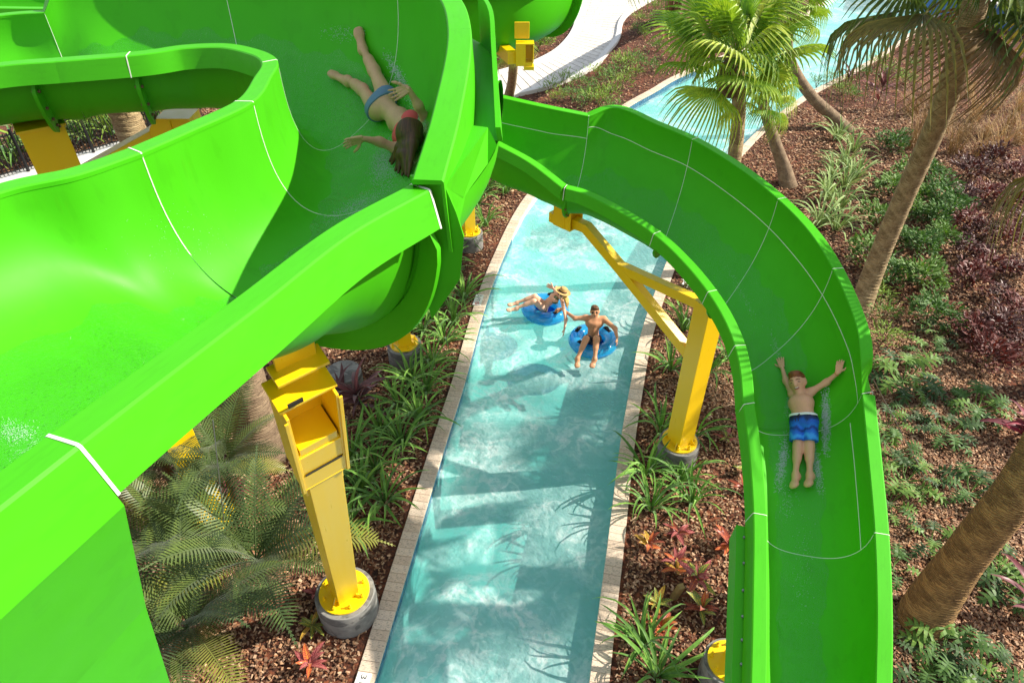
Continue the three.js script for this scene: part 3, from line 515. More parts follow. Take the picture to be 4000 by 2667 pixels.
// right-hand column with its forked cantilever
{
  const base = GP(2655, 1722, 0.46), X = base.x, Z = base.z;
  footing(base, 0.36, 0.46, 'concrete footing under the yellow column with the forked arm');
  const o = thing('support_column', 'yellow steel column with a forked arm reaching over the river', 'column', 'yellow slide columns');
  basePlate(o, base.clone(), 0.31);
  const topY = CAM_H - 6.0, a45 = 0.5;
  const post = part('post', beamGeo(V(X, 0.475, Z), V(X, topY, Z), 0.33, 0.33, a45), M.yellow, o);
  for (let k = 0; k < 4; k++) gusset(o, V(X, 0.49, Z), a45 + k * Math.PI / 2 + Math.PI / 4 * 0, 0.165);
  part('cap_plate', beamGeo(V(X, topY, Z), V(X, topY + 0.02, Z), 0.37, 0.37, a45), M.yellow, o);
  // everything of the fork lies in the vertical plane from the column to the bracket
  const E = P(2222, 838, 5.65), n = V(E.x - X, 0, E.z - Z).cross(V(0, 1, 0)).normalize();
  const onPl = (px, py) => { const q = P(px, py, 5).sub(camera.position), t = V(X, 0, Z).sub(camera.position).dot(n) / q.dot(n); return camera.position.clone().addScaledVector(q, t); };
  const mid = onPl(2420, 1040), elbow = onPl(2292, 888), up = onPl(2738, 1185), lowEnd = onPl(2700, 1388), neck = onPl(2245, 868), fork = onPl(2455, 1085);
  const AW = 0.15, AH = 0.17;
  const arm = new MB().sweep((u) => { const k = [neck, elbow, mid, lowEnd], i = Math.round(u * 3), q = k[i], t = k[Math.min(3, i + 1)].clone().sub(k[Math.max(0, i - 1)]).normalize(), s = n, v = s.clone().cross(t).normalize(); return [[-1, -1], [1, -1], [1, 1], [-1, 1]].map(([x, y]) => q.clone().addScaledVector(s, x * AW / 2).addScaledVector(v, y * AH / 2)); }, 3);
  part('arm', arm.build(), M.yellow, o);
  part('arm', beamGeo(mid.clone(), up, AW * 0.97, AH * 0.95), M.yellow, o).userData.label = 'upper prong of the forked arm';
  for (const [q, r] of [[up, 0.2], [lowEnd, 0.2]]) { const d = V(X, q.y, Z).sub(q).setY(0); const L = d.length(); d.normalize(); part('clevis_plate', beamGeo(q.clone().addScaledVector(d, -0.1), q.clone().addScaledVector(d, Math.max(0.1, L - 0.1)), 0.03, 0.16), M.yellow, o); const b = part('pin', new THREE.CylinderGeometry(0.03, 0.03, 0.22, 12), M.steel, o); b.position.copy(q); b.quaternion.setFromUnitVectors(V(0, 1, 0), n); }
  // bracket box with an open end, hung under the flange
  const along = V(E.x - X, 0, E.z - Z).normalize(), bx = (a, b, y0, y1, w) => { const c = E.clone().addScaledVector(along, a).setY(E.y + y0), e = E.clone().addScaledVector(along, b).setY(E.y + y0); return new MB().prism([c.clone().addScaledVector(n, -w / 2), e.clone().addScaledVector(n, -w / 2), e.clone().addScaledVector(n, w / 2), c.clone().addScaledVector(n, w / 2)], V(0, y1 - y0, 0)).build(); };
  const box = part('bracket_box', bx(-0.05, 0.2, -0.2, 0.16, 0.34), M.yellow, o);
  part('bracket_foot', bx(0.2, 0.32, -0.2, -0.02, 0.3), M.yellow, o);
  part('bracket_lid', bx(-0.2, 0.22, 0.16, 0.185, 0.37), M.yellow, o);
  part('bracket_cheek', bx(-0.18, -0.05, -0.2, 0.16, 0.02).translate(n.x * 0.15, 0, n.z * 0.15), M.yellow, o); part('bracket_cheek', bx(-0.18, -0.05, -0.2, 0.16, 0.02).translate(-n.x * 0.15, 0, -n.z * 0.15), M.yellow, o); part('bracket_floor', bx(-0.18, -0.05, -0.2, -0.17, 0.28), M.yellow, o);
  const tabp = part('hanger_tab', beamGeo(E.clone().add(V(0, 0.185, 0)), E.clone().add(V(0, 0.45, 0)), 0.03, 0.2), M.yellow, o); const hb = part('bolt', boltG, M.steel, o); hb.position.copy(E).add(V(0.05, 0.24, 0.06));
  const tb = V(X, topY, Z); part('saddle', beamGeo(tb.clone().add(V(0.0, 0.02, 0)), tb.clone().add(V(0.14, 0.3, 0.02)), 0.16, 0.22), M.yellow, o);
}
// small column low on the right
{
  const base = GP(2850, 2585, 0.42); footing(base, 0.34, 0.42, 'concrete footing half hidden by the lower straight of the slide');
  const o = thing('support_column', 'yellow column mostly hidden under the slide at the photo bottom', 'column', 'yellow slide columns'); basePlate(o, base, 0.29);
  part('post', beamGeo(V(base.x + 0.12, 0.435, base.z), V(base.x + 0.3, 2.5, base.z + 0.05), 0.3, 0.3, 0.4), M.yellow, o);
  part('saddle', beamGeo(V(base.x + 0.3, 2.5, base.z + 0.05), V(base.x + 0.34, 2.66, base.z + 0.05), 0.36, 0.36, 0.4), M.yellow, o);
}
// the near leaning column with the big open bracket
{
  const base = GP(1345, 2312, 0.48); footing(base, 0.43, 0.48, 'large concrete footing beside feather palms, under the near yellow column');
  const o = thing('support_column', 'leaning yellow column with a large open bracket box under the hairpin slide', 'column', 'yellow slide columns');
  basePlate(o, base, 0.36);
  const top = P(1180, 1535, 3.25), ax = top.clone().sub(base).normalize();
  // frame of the bracket: ex to the right, ez towards the camera
  const toCam = camera.position.clone().sub(top); let ez = toCam.addScaledVector(ax, -toCam.dot(ax)).normalize(), ex = ax.clone().cross(ez).normalize();
  const rollA = 0.3; const ex2 = ex.clone().applyAxisAngle(ax, rollA), ez2 = ez.clone().applyAxisAngle(ax, rollA);
  const colTop = base.clone().addScaledVector(ax, base.distanceTo(top) - 0.55);
  const bx = (c, w, h, d, mat = M.yellow, name = 'plate') => { const g = new RoundedBoxGeometry(w, h, d, 2, Math.min(0.006, w / 4, h / 4, d / 4)); g.applyMatrix4(new THREE.Matrix4().makeBasis(ex2, ax, ez2).setPosition(c)); return part(name, g, mat, o); };
  const Lc = base.distanceTo(colTop); bx(base.clone().addScaledVector(ax, Lc / 2 + 0.02), 0.31, Lc, 0.29, M.yellow, 'post');
  for (let k = 0; k < 4; k++) gusset(o, base.clone().add(V(0, 0.03, 0)), k * Math.PI / 2 + 0.4, 0.16);
  const K = 1.08, KY = 1.85, C = top.clone(); const at = (x, y, z) => C.clone().addScaledVector(ex2, x * K).addScaledVector(ax, y * KY).addScaledVector(ez2, z * K);
  const bw = 0.36, wall = 0.022; const bk = (c, w, h, d, mat, n) => bx(c, w * K, h * (h > 0.05 ? KY : 1), d * K, mat, n);
  bk(at(0, -0.3, -0.12), bw, 0.66, wall, M.yellow, 'bracket_back');
  for (const s of [-1, 1]) bk(at(s * (bw / 2 - wall / 2), -0.3, 0.02), wall, 0.655, 0.26, M.yellow, 'bracket_cheek');
  bk(at(0, 0.045, -0.02), bw + 0.035, 0.03, 0.25, M.yellow, 'bracket_lid');
  bk(at(0, -0.345, 0.01), bw - 0.05, 0.02, 0.25, M.yellow, 'shelf_plate');
  bk(at(0, -0.44, 0.135), bw - 0.01, 0.17, 0.02, M.yellow, 'bracket_front');
  bk(at(0, -0.534, 0.15), bw - 0.06, 0.02, 0.012, M.slot, 'slot');
  bk(at(0, -0.615, 0.14), bw - 0.01, 0.145, 0.024, M.yellow, 'bracket_front');
  bk(at(0, -0.69, 0.02), bw - 0.01, 0.02, 0.27, M.yellow, 'bracket_floor');
  for (const s of [-1, 1]) bk(at(s * (bw / 2 + 0.006), -0.35, 0.155), 0.026, 0.02 + 0.7, 0.014, M.yellow, 'edge_flange');
  bk(at(0.02, 0.2, -0.06), 0.26, 0.3, 0.03, M.yellow, 'hanger_tab'); bk(at(-0.09, 0.09, 0.12), 0.1, 0.05, 0.012, M.slot, 'slot');
  bk(at(0.02, 0.17, -0.03), 0.34, 0.03, 0.16, M.yellow, 'saddle');
  bk(at(0, -0.62, -0.02), 0.33, 0.5, 0.22, M.yellow, 'neck');
}
// columns standing further back
for (const [px, py, r, topH, label, fl] of [
  [1578, 1342, 0.36, 6.6, 'yellow column standing behind the hairpin belly, beside strap-leaved plants', 'concrete footing striped with leaf shadows behind the hairpin belly'],
  [1832, 905, 0.36, 6.0, 'yellow column glimpsed behind the splash guard, near the river bend', 'concrete footing glimpsed behind the splash guard near the river bend'],
]) {
  const base = GP(px, py, 0.42); footing(base, r, 0.42, fl);
  const o = thing('support_column', label, 'column', 'yellow slide columns'); basePlate(o, base, 0.3);
  part('post', beamGeo(V(base.x, 0.435, base.z), V(base.x, topH, base.z), 0.28, 0.28, 0.35), M.yellow, o);
  part('saddle', beamGeo(V(base.x, topH, base.z), V(base.x, topH + 0.12, base.z), 0.5, 0.3, 0.35), M.yellow, o);
  for (let k = 0; k < 4; k++) gusset(o, V(base.x, 0.45, base.z), 0.35 + k * Math.PI / 2, 0.14);
}
{ const b = GP(1340, 1450, 0.3); footing(b, 0.36, 0.3, 'low concrete footing behind the dark cordyline'); }
{ // inside the oval gap
  const X = -5.0, Z = -7.05, topY = CAM_H - 2.75, o = thing('support_column', 'broad yellow column seen through the oval gap of the hairpin', 'column', 'yellow slide columns');
  part('post', beamGeo(V(X, 0.3, Z), V(X, topY, Z), 0.42, 0.42, 0.62), M.yellow, o); part('cap_plate', beamGeo(V(X, topY, Z), V(X, topY + 0.03, Z), 0.46, 0.46, 0.62), M.yellow, o);
  part('base_plate', new THREE.CylinderGeometry(0.36, 0.36, 0.3, 30).translate(X, 0.15, Z), M.yellow, o);
  const q = P(665, 505, 2.95), o2 = thing('hanger_bracket', 'yellow folded bracket under the far side of the oval gap', 'bracket', 'slide brackets');
  const y0 = q.y - 0.16, y1 = q.y + 0.12, zz = q.z; part('box', new MB().prism([V(q.x - 0.24, y0, zz), V(q.x + 0.24, y0, zz), V(q.x + 0.24, y1, zz), V(q.x - 0.14, y1, zz), V(q.x - 0.24, y1 - 0.12, zz)], V(0, 0, -0.3)).build(), M.yellow, o2);
  part('rib', beamGeo(V(q.x + 0.02, y0, zz + 0.01), V(q.x + 0.02, y1 - 0.02, zz + 0.01), 0.015, 0.03), M.yellow, o2);
  part('arm', beamGeo(V(q.x - 0.2, y0 + 0.08, zz - 0.15), V(X + 0.2, y0 - 0.25, Z - 0.1), 0.16, 0.16), M.yellow, o2);
}
{ // under the far slide, above the walkway
  const q = P(2050, 200, 3.35), o = thing('hanger_bracket', 'yellow open-ended bracket hanging over the pale walkway', 'bracket', 'slide brackets');
  const K = 0.74, b = (...w) => { const n = w.pop(), [x0, x1, y0, y1, z0, z1] = w.map((e) => e * K); part(n, new RoundedBoxGeometry(x1 - x0, y1 - y0, z1 - z0, 2, 0.006).translate(q.x + (x0 + x1) / 2, q.y + (y0 + y1) / 2, q.z + (z0 + z1) / 2), M.yellow, o); };
  b(-0.2, 0.02, -0.28, 0.2, -0.12, 0.15, 'box'); b(0.02, 0.2, 0.17, 0.2, -0.13, 0.15, 'lid'); b(0.175, 0.195, -0.2, 0.17, -0.13, 0.15, 'cheek'); b(0.02, 0.175, -0.28, -0.2, -0.12, 0.15, 'floor'); b(0.02, 0.175, -0.2, 0.17, -0.13, -0.115, 'back_plate'); b(-0.02, 0.21, -0.36, -0.28, -0.06, 0.17, 'foot');
  part('arm', beamGeo(q.clone().add(V(-0.2, -0.1, 0.02)), V(GP(1832, 905, 0.42).x + 0.1, q.y - 0.45, GP(1832, 905, 0.42).z), 0.16, 0.2), M.yellow, o);
  part('hanger_tab', beamGeo(q.clone().add(V(-0.05, 0.2, 0)), q.clone().add(V(-0.05, 0.45, 0)), 0.24, 0.03), M.yellow, o);
}
// steel cables
for (const [a, b, label] of [[P(830, 1640, 6.2), GP(903, 2300, 0.05), 'thin steel guy cable over the feather palms'], [P(3412, 1480, 6.0), GP(3600, 1835, 0.05), 'thin steel guy cable beside the deep-cut leafy clumps']]) {
  const o = thing('guy_cable', label, 'cable', 'guy cables'); part('wire', tubeGeo([a, a.clone().lerp(b, 0.5), b], [0.007], 6, 8), M.steel, o);
  const d = b.clone().sub(a).normalize(); part('turnbuckle', tubeGeo([b.clone().addScaledVector(d, -0.75), b.clone().addScaledVector(d, -0.6), b.clone().addScaledVector(d, -0.35)], [0.012, 0.02, 0.012], 8, 6), M.steel, o);
}
// ---------------------------------------------------------------- plants
function ribbon(len, w, lift, droop, segs = 7, fold = 0.25, tipPow = 1.6, base = 0.55) { // an arching blade along +x, root at the origin
  const mb = new MB(), pts = []; let x = 0, y = 0, ang = lift; const ds = len / segs;
  for (let i = 0; i <= segs; i++) { pts.push([x, y, ang]); x += Math.cos(ang) * ds; y += Math.sin(ang) * ds; ang -= droop * (0.35 + 1.3 * i / segs) / segs; }
  mb.grid((u, v, i, j) => { const [px, py, a] = pts[i], t = i / segs, ww = w * (base + (1 - base) * Math.sin(Math.min(1, t * 2.2) * Math.PI / 2)) * Math.pow(Math.max(0, 1 - Math.pow(t, tipPow * 1.6)), 0.8), k = j - 1; const up = Math.abs(k) * ww * fold; return V(px - Math.sin(a) * up, py + Math.cos(a) * up, k * ww * 0.5); }, segs, 2, (u, v) => [v * 0.2 * w / 0.04, u * len]);
  return mb.build();
}
function joinRibbons(list) { return merge(list); }
const placed = (g, ry, rz, sc, x = 0, y = 0, z = 0, rx = 0) => { const m = new THREE.Matrix4().compose(V(x, y, z), new THREE.Quaternion().setFromEuler(new THREE.Euler(rx, ry, rz, 'YZX')), V(sc, sc, sc)); return g.clone().applyMatrix4(m); };
const groupsOf = (list, f) => list.slice().sort((a, b) => b[1] - a[1]).forEach(f);
// --- strap-leaved clumps: every blade a leaf of its own
const blades = [[0.75, 0.046, 1.25, 2.2], [0.85, 0.05, 1.1, 2.0], [0.65, 0.044, 1.35, 1.7], [0.95, 0.046, 1.2, 2.6], [0.7, 0.05, 0.9, 1.6], [0.6, 0.04, 1.45, 1.0]].map((b) => ribbon(...b));
function strapPlant(name, pos, n, size, mats, label, category, group, spread = 1) {
  const o = thing(name, label, category, group, pos); o.rotation.y = rr(0, 6.28);
  for (let k = 0; k < n; k++) { const m = part('leaf', blades[Math.floor(rnd() * blades.length)], mats[Math.floor(rnd() * mats.length)], o), a = k * 2.399 + rr(-0.3, 0.3), r = rr(0.01, 0.07) * size; m.rotation.set(rr(-0.35, 0.35), a, rr(-0.3, 0.22) * spread, 'YZX'); m.position.set(Math.cos(a) * r, -0.02, -Math.sin(a) * r); m.scale.setScalar(size * rr(0.72, 1.15)); }
  return o;
}
const leftStraps = [[1905, 745], [1975, 752], [1865, 800], [1800, 925], [1895, 880], [1850, 965], [1690, 985], [1775, 1040], [1655, 1095], [1735, 1120], [1815, 1165], [1690, 1215], [1770, 1260], [1650, 1300], [1735, 1335], [1690, 1420], [1610, 1500], [1665, 1530], [1560, 1590], [1640, 1640], [1490, 1690], [1570, 1740], [1370, 1800], [1470, 1840], [1410, 1930], [1330, 1880], [1500, 1960], [1350, 2060]];
groupsOf(leftStraps, ([x, y], i) => strapPlant('strap_plant', GP(x, y), 30, rr(1.0, 1.3), M.strap, `${ord(i)} arching strap-leaved clump counted upward in the bed left of the river`, 'plant', 'strap-leaved clumps left of the river'));
const rightStraps = [[2672, 1285], [2850, 1240], [2620, 1440], [2765, 1450], [2845, 1400], [2580, 1690], [2715, 1700], [2525, 1850], [2655, 1880], [2545, 1985], [2705, 1960], [2515, 2520], [2570, 2640]];
groupsOf(rightStraps, ([x, y], i) => strapPlant('strap_plant', GP(x, y), 24, rr(1.0, 1.25), M.strap, `${ord(i)} arching strap-leaved clump counted upward in the bed right of the river`, 'plant', 'strap-leaved clumps right of the river'));
const paleStraps = [[3275, 545], [3335, 590], [3305, 640], [3255, 690], [3300, 735], [3230, 780], [3285, 820], [3200, 880], [3270, 895], [3340, 700]];
groupsOf(paleStraps, ([x, y], i) => strapPlant('variegated_strap_plant', GP(x, y), 26, rr(1.25, 1.6), M.strapPale, `${ord(i)} pale striped strap clump counted upward outside the curving slide`, 'plant', 'pale strap clumps outside the curving slide'));
// --- crotons with coloured veined leaves
const crotonLeaf = [0, 1].map((k) => { const g = ribbon(0.26 + 0.06 * k, 0.1, 0.75, 1.1, 6, 0.18, 1.25, 0.25), u = g.attributes.uv; for (let i = 0; i < u.count; i++) u.setXY(i, u.getX(i) > 0.01 ? Math.round(u.getX(i) / 0.25) * 0.5 : 0, cl(u.getY(i) / 0.3)); for (let i = 0; i < u.count; i++) u.setX(i, (i % 3) / 2); return g; });
function croton(pos, n, size, mats, label) {
  const o = thing('croton', label, 'croton plant', 'crotons in the mulch', pos); part('stem', tubeGeo([V(0, -0.02, 0), V(0.01, 0.07 * size, 0), V(0, 0.15 * size, 0.01)], [0.012, 0.008], 6, 4), M.stem, o);
  for (let k = 0; k < n; k++) { const m = part('leaf', crotonLeaf[k % 2], M.croton[mats[Math.floor(rnd() * mats.length)]], o); m.rotation.set(rr(-0.3, 0.3), k * 2.399 + rr(-0.2, 0.2), rr(-0.45, 0.5) - 0.12 * (k < n / 2), 'YZX'); m.position.y = (0.05 + 0.1 * (k / n)) * size; m.scale.setScalar(size * rr(0.75, 1.15) * (k < n * 0.7 ? 1 : 0.7)); }
}
[[2530, 2140, 12, 1.0, [1, 0, 4], 'orange and maroon croton touching the right coping'], [2645, 2095, 10, 1.0, [0, 3], 'dull red croton half under strap leaves'], [2640, 2205, 9, 0.9, [3, 1, 2], 'small mixed croton between the coping and slide, pink tipped'], [2845, 2145, 15, 1.15, [1, 0, 1], 'bright orange croton close to the slide wall'], [2640, 2240, 8, 0.95, [4, 1], 'yellow speckled croton just above the wooden stake'], [2715, 2275, 15, 1.2, [3, 0, 2, 3], 'crimson croton beside the wooden stake'], [2735, 2395, 14, 1.15, [0, 1, 2], 'red and green croton just below the wooden stake'], [2560, 2370, 10, 0.95, [2, 4], 'yellow green croton near the right coping'], [2575, 2465, 13, 1.05, [1, 0, 4], 'fiery orange croton above the lowest strap clump'], [2885, 1650, 8, 0.85, [1, 3], 'small orange croton topmost beside the slide wall'], [2835, 1725, 7, 0.85, [0, 3, 2], 'small dark red croton beside the second column footing'], [2905, 1845, 8, 0.9, [2, 0], 'greenish croton against the slide wall, upper bed'], [2900, 1915, 9, 0.95, [3, 0], 'maroon croton against the slide wall'], [2880, 2325, 8, 0.9, [2, 2, 0], 'deep green croton tucked under the slide edge'], [1225, 2455, 12, 0.9, [2, 2, 4], 'green and yellow croton below the feather palms'], [1235, 2330, 7, 0.8, [3, 3, 1], 'pinkish croton near the large footing'], [1215, 2610, 12, 1.05, [3, 1, 3], 'salmon pink croton at the photo bottom edge']].forEach(([x, y, n, s, m, l]) => croton(GP(x, y), n, s, m, l));
// --- deep-cut philodendron clumps
function lobedLeaf(L) { // broad blade with blunt finger lobes, joined along the midrib
  const mb = new MB(), rib = (t) => V(L * t, L * (0.2 * Math.sin(t * 2.4) - 0.16 * t * t), 0), n = 5;
  for (const s of [-1, 1]) for (let i = 0; i < n; i++) {
    const t0 = i / n * 0.9, t1 = (i + 1) / n * 0.9, reach = L * [0.42, 0.5, 0.47, 0.36, 0.22][i], fw = L * [-0.2, -0.04, 0.1, 0.2, 0.24][i], a = rib(t0), b = rib(t1), q = (k, w, dy) => a.clone().lerp(b, 0.5 + w).add(V(fw * k, dy * L - 0.07 * reach * k * k, s * reach * k));
    const ring = [[a, b], [q(0.45, -0.42, 0.05), q(0.45, 0.42, 0.05)], [q(0.72, -0.3, 0.045), q(0.72, 0.3, 0.045)], [q(0.92, -0.24, 0.02), q(0.92, 0.24, 0.02)], [q(1.02, -0.06, 0), q(1.02, 0.06, 0)]];
    for (let k = 0; k < 4; k++) { const [c, d] = ring[k], [e, f] = ring[k + 1]; if (s > 0) mb.poly([c, e, f, d]); else mb.poly([c, d, f, e]); }
  }
  mb.poly([rib(0.88), V(L * 0.98, rib(0.95).y, 0.09 * L), rib(1.1), V(L * 0.98, rib(0.95).y, -0.09 * L)]);
  return mb.build();
}
const lobeG = [lobedLeaf(0.3), lobedLeaf(0.36)], petioleG = tubeGeo([V(0, 0, 0), V(0.5, 0.06, 0), V(1, 0, 0)], [0.016, 0.01], 5, 4);
function philo(pos, n, size, mats, label) {
  const o = thing('philodendron', label, 'leafy plant', 'deep-cut philodendrons', pos); o.rotation.y = rr(0, 6.28);
  for (let k = 0; k < n; k++) {
    const a = k * 2.399 + rr(-0.25, 0.25), e = 1.15 - 0.95 * Math.sqrt((k + 0.5) / n) + rr(-0.12, 0.12), pl = size * rr(0.28, 0.42), tip = V(Math.cos(a) * Math.cos(e) * pl, Math.sin(e) * pl, -Math.sin(a) * Math.cos(e) * pl);
    const lf = part('leaf', lobeG[k % 2], mats[Math.floor(rnd() * mats.length)], o); lf.position.copy(tip); lf.rotation.set(rr(-0.35, 0.35), a + rr(-0.25, 0.25), e * 0.35 - 0.3 + rr(-0.2, 0.2), 'YZX'); lf.scale.setScalar(size * rr(0.8, 1.15));
    const st = part('stalk', petioleG, M.fern[0], lf); st.scale.set(pl / lf.scale.x, 0.8, 0.8); const back = tip.clone().multiplyScalar(-1).applyQuaternion(lf.quaternion.clone().invert()).normalize(); st.quaternion.setFromUnitVectors(V(1, 0, 0), back);
  }
}
[[3530, 1490, 22, 1.45, 1], [3465, 1660, 12, 1.0, 1], [3620, 1385, 12, 1.0, 0], [3660, 1310, 10, 0.9, 1], [3815, 1600, 18, 1.2, 0], [3500, 1760, 12, 1.0, 0], [3690, 1690, 16, 1.1, 2], [3540, 1880, 18, 1.1, 1], [3470, 1970, 10, 0.95, 0], [3790, 1930, 18, 1.15, 2], [3640, 2120, 12, 0.95, 1], [3490, 2225, 8, 0.9, 0], [3900, 2230, 16, 1.15, 1], [3960, 2310, 14, 1.1, 0], [3700, 2560, 18, 1.2, 0], [3830, 2620, 16, 1.2, 2], [3610, 2620, 12, 1.0, 2], [3560, 1600, 8, 0.9, 2]].sort((a, b) => b[1] - a[1]).forEach(([x, y, n, s, m], i) => philo(GP(x, y), Math.round(n * 0.85), s * 0.8, [M.philo[m], M.philo[(m + 1) % 3], M.philo[m]], `${ord(i)} deep-cut leafy clump counted upward in the bed right of the boy`));
// --- small-leaved shrubs
function leafCloud(n, rx, ry, rz, ls, lw, seedv, shell = 0.45) {
  const list = []; const g = ribbon(ls, lw, 0.3, 0.9, 2, 0.2, 1.0, 0.35);
  for (let k = 0; k < n; k++) { const th = rr(0, 6.283), c = rr(-0.25, 1), r = Math.pow(rr(shell * shell, 1), 0.5), s = Math.sqrt(1 - c * c), lump = 0.8 + 0.28 * Math.sin(th * 3 + seedv) + 0.16 * Math.sin(c * 7 + seedv * 2); list.push(placed(g, th + rr(-0.9, 0.9), rr(-0.4, 0.9), rr(0.7, 1.25), Math.cos(th) * s * r * rx * lump, ry * 0.35 + c * r * ry * 0.65 * lump, -Math.sin(th) * s * r * rz * lump, rr(-0.6, 0.6))); }
  return merge(list);
}
const twigs = (h, sp) => merge([0, 1, 2, 3, 4].map((k) => tubeGeo([V(0, -0.03, 0), V(Math.cos(k * 1.26) * sp * 0.4, h * 0.5, Math.sin(k * 1.26) * sp * 0.4), V(Math.cos(k * 1.26 + 0.3) * sp, h, Math.sin(k * 1.26 + 0.3) * sp)], [0.012, 0.005], 5, 5)));
const shrubG = [1, 2, 3].map((k) => leafCloud(520, 0.42, 0.52, 0.42, 0.09, 0.052, k, 0.55)), redG = [4, 5, 6].map((k) => leafCloud(380, 0.45, 0.5, 0.45, 0.1, 0.06, k, 0.4)), twigG = twigs(0.34, 0.22);
function bush(name, pos, geo, mat, size, label, category, group) { const o = thing(name, label, category, group, pos); o.rotation.y = rr(0, 6.28); const s = size * rr(0.9, 1.1); part('foliage', geo, mat, o).scale.set(s * rr(0.9, 1.1), s * rr(0.9, 1.1), s); part('stem', twigG, M.stem, o).scale.setScalar(s); return o; }
groupsOf([[3480, 590], [3535, 700], [3625, 705], [3475, 760], [3660, 790], [3425, 880], [3560, 860], [3640, 880], [3665, 960], [3500, 960], [3585, 1000], [3380, 1020], [3470, 1100], [3590, 1130], [3625, 1260], [3590, 800], [3700, 850]], ([x, y], i) => bush('green_shrub', GP(x, y), shrubG[i % 3], M.shrub[i % 2], rr(1.25, 1.5), `${ord(i)} rounded dark green shrub counted upward beside the ringed palm trunk`, 'shrub', 'green shrubs by the ringed trunk'));
groupsOf([[3790, 690], [3870, 640], [3950, 690], [3760, 790], [3850, 780], [3945, 800], [3990, 880], [3770, 900], [3840, 930], [3930, 960], [3770, 1010], [3850, 1060], [3960, 1080], [3780, 1120], [3900, 1180], [3970, 1250], [3890, 1310], [3800, 1330], [3850, 1420], [3980, 1370]], ([x, y], i) => bush('copper_shrub', GP(x, y), redG[i % 3], M.redShrub[i % 2], rr(1.0, 1.35), `${ord(i)} copper red shrub counted upward along the photo right edge`, 'shrub', 'copper red shrubs'));
// --- low plants beside the walkway and on the far bank
const lowG = [7, 8].map((k) => leafCloud(170, 0.5, 0.55, 0.5, 0.13, 0.035, k, 0.2));
const farLow = [[2205, 330], [2260, 335], [2300, 350], [2330, 300], [2370, 330], [2400, 300], [2430, 345], [2380, 390], [2300, 395], [2230, 385], [2340, 420], [2440, 275], [2480, 300], [2500, 265], [2545, 280], [2150, 360], [2180, 400], [2470, 240], [2520, 150], [2560, 90], [2600, 120], [2500, 90], [2560, 40], [2620, 70], [2490, 130], [2570, 200], [2620, 230], [2410, 250], [2280, 420], [2390, 440]];
groupsOf(farLow, ([x, y], i) => bush('low_plant', GP(x, y), lowG[i % 2], M.fern[i % 2], rr(1.0, 1.35), `${ord(i)} low feathery plant counted upward between the walkway and the river`, 'plant', 'low plants beside the walkway'));
groupsOf([[2100, 195], [2140, 150], [2175, 110], [2160, 60], [2200, 40], [2190, 85], [2120, 110], [2215, 10], [2000, 240], [1985, 205]], ([x, y], i) => bush('leafy_shrub', GP(x, y), shrubG[i % 3], M.fern[(i + 1) % 2], rr(1.3, 1.7), `${ord(i)} leafy shrub counted upward left of the walkway`, 'shrub', 'leafy shrubs left of the walkway'));
groupsOf([[3190, 340], [3250, 320], [3330, 390], [3290, 370], [3370, 300], [3420, 260], [3480, 290], [3530, 330], [3450, 330], [3560, 270], [3620, 200], [3690, 130], [3740, 100]], ([x, y], i) => bush('fern', GP(x, y), lowG[(i + 1) % 2], M.fern[i % 2], rr(0.9, 1.2), `${ord(i)} low fern counted upward on the shaded bank behind the bent trunk`, 'fern', 'ferns on the far bank'));
groupsOf([[3425, 1175], [3445, 1250], [3455, 1335], [3440, 1110]], ([x, y], i) => bush('fern', GP(x, y), lowG[i % 2], M.fern[(i + 1) % 2], 0.95, `${ord(i)} yellowish fern counted upward against the slide outer wall`, 'fern', 'ferns along the slide'));
{ const o = bush('flowering_plant', GP(2690, 1125), shrubG[0], M.shrub[1], 0.45, 'small white-flowered plant between the coping and the forked arm', 'plant'); const fl = leafCloud(46, 0.2, 0.3, 0.2, 0.05, 0.045, 3, 0.8); part('flower', fl, M.white, o).position.y = 0.03; }
// --- cordylines
const cordG = [ribbon(0.62, 0.11, 0.95, 1.3, 7, 0.22, 1.2, 0.35), ribbon(0.5, 0.1, 1.2, 1.0, 7, 0.22, 1.2, 0.35), ribbon(0.42, 0.085, 0.7, 1.1, 6, 0.22, 1.2, 0.35)];
function cordyline(pos, n, size, mats, label, h = 0.3) { const o = thing('cordyline', label, 'plant', 'cordylines', pos); part('stem', tubeGeo([V(0, -0.03, 0), V(0.02, h * 0.5, 0), V(0, h * size, 0)], [0.022, 0.016], 6, 4), M.stem, o); for (let k = 0; k < n; k++) { const m = part('leaf', cordG[k % 3], mats[Math.floor(rnd() * mats.length)], o); m.rotation.set(rr(-0.4, 0.4), k * 2.399, rr(-0.7, 0.35), 'YZX'); m.position.y = h * size * rr(0.3, 1); m.scale.setScalar(size * rr(0.8, 1.15)); } }
cordyline(GP(1410, 1610), 26, 1.35, [M.cordyline[0], M.cordyline[0], M.cordyline[1]], 'purple brown cordyline beside the large open bracket', 0.4);
cordyline(GP(1500, 1350), 12, 1.0, [M.cordyline[0], M.cordyline[2]], 'sparse bronze cordyline left of the striped footing');
cordyline(GP(1330, 1560), 12, 1.0, [M.cordyline[0]], 'dark cordyline hiding the low footing');
cordyline(GP(3420, 430), 14, 1.5, [M.cordyline[0], M.cordyline[1]], 'dark red cordyline in front of the dry grass', 0.8);
cordyline(GP(3310, 330), 8, 1.1, [M.cordyline[0]], 'thin bronze cordyline beside the bent trunk', 0.5);
cordyline(GP(3985, 1720), 22, 1.3, [M.magenta[0], M.magenta[1]], 'magenta leaved cordyline at the photo right edge');
cordyline(GP(4010, 2420), 14, 1.3, [M.magenta[1]], 'dark magenta cordyline at the lower right corner');
cordyline(GP(900, 1945), 16, 0.9, [M.magenta[1]], 'dark red cordyline showing through the feather palms');
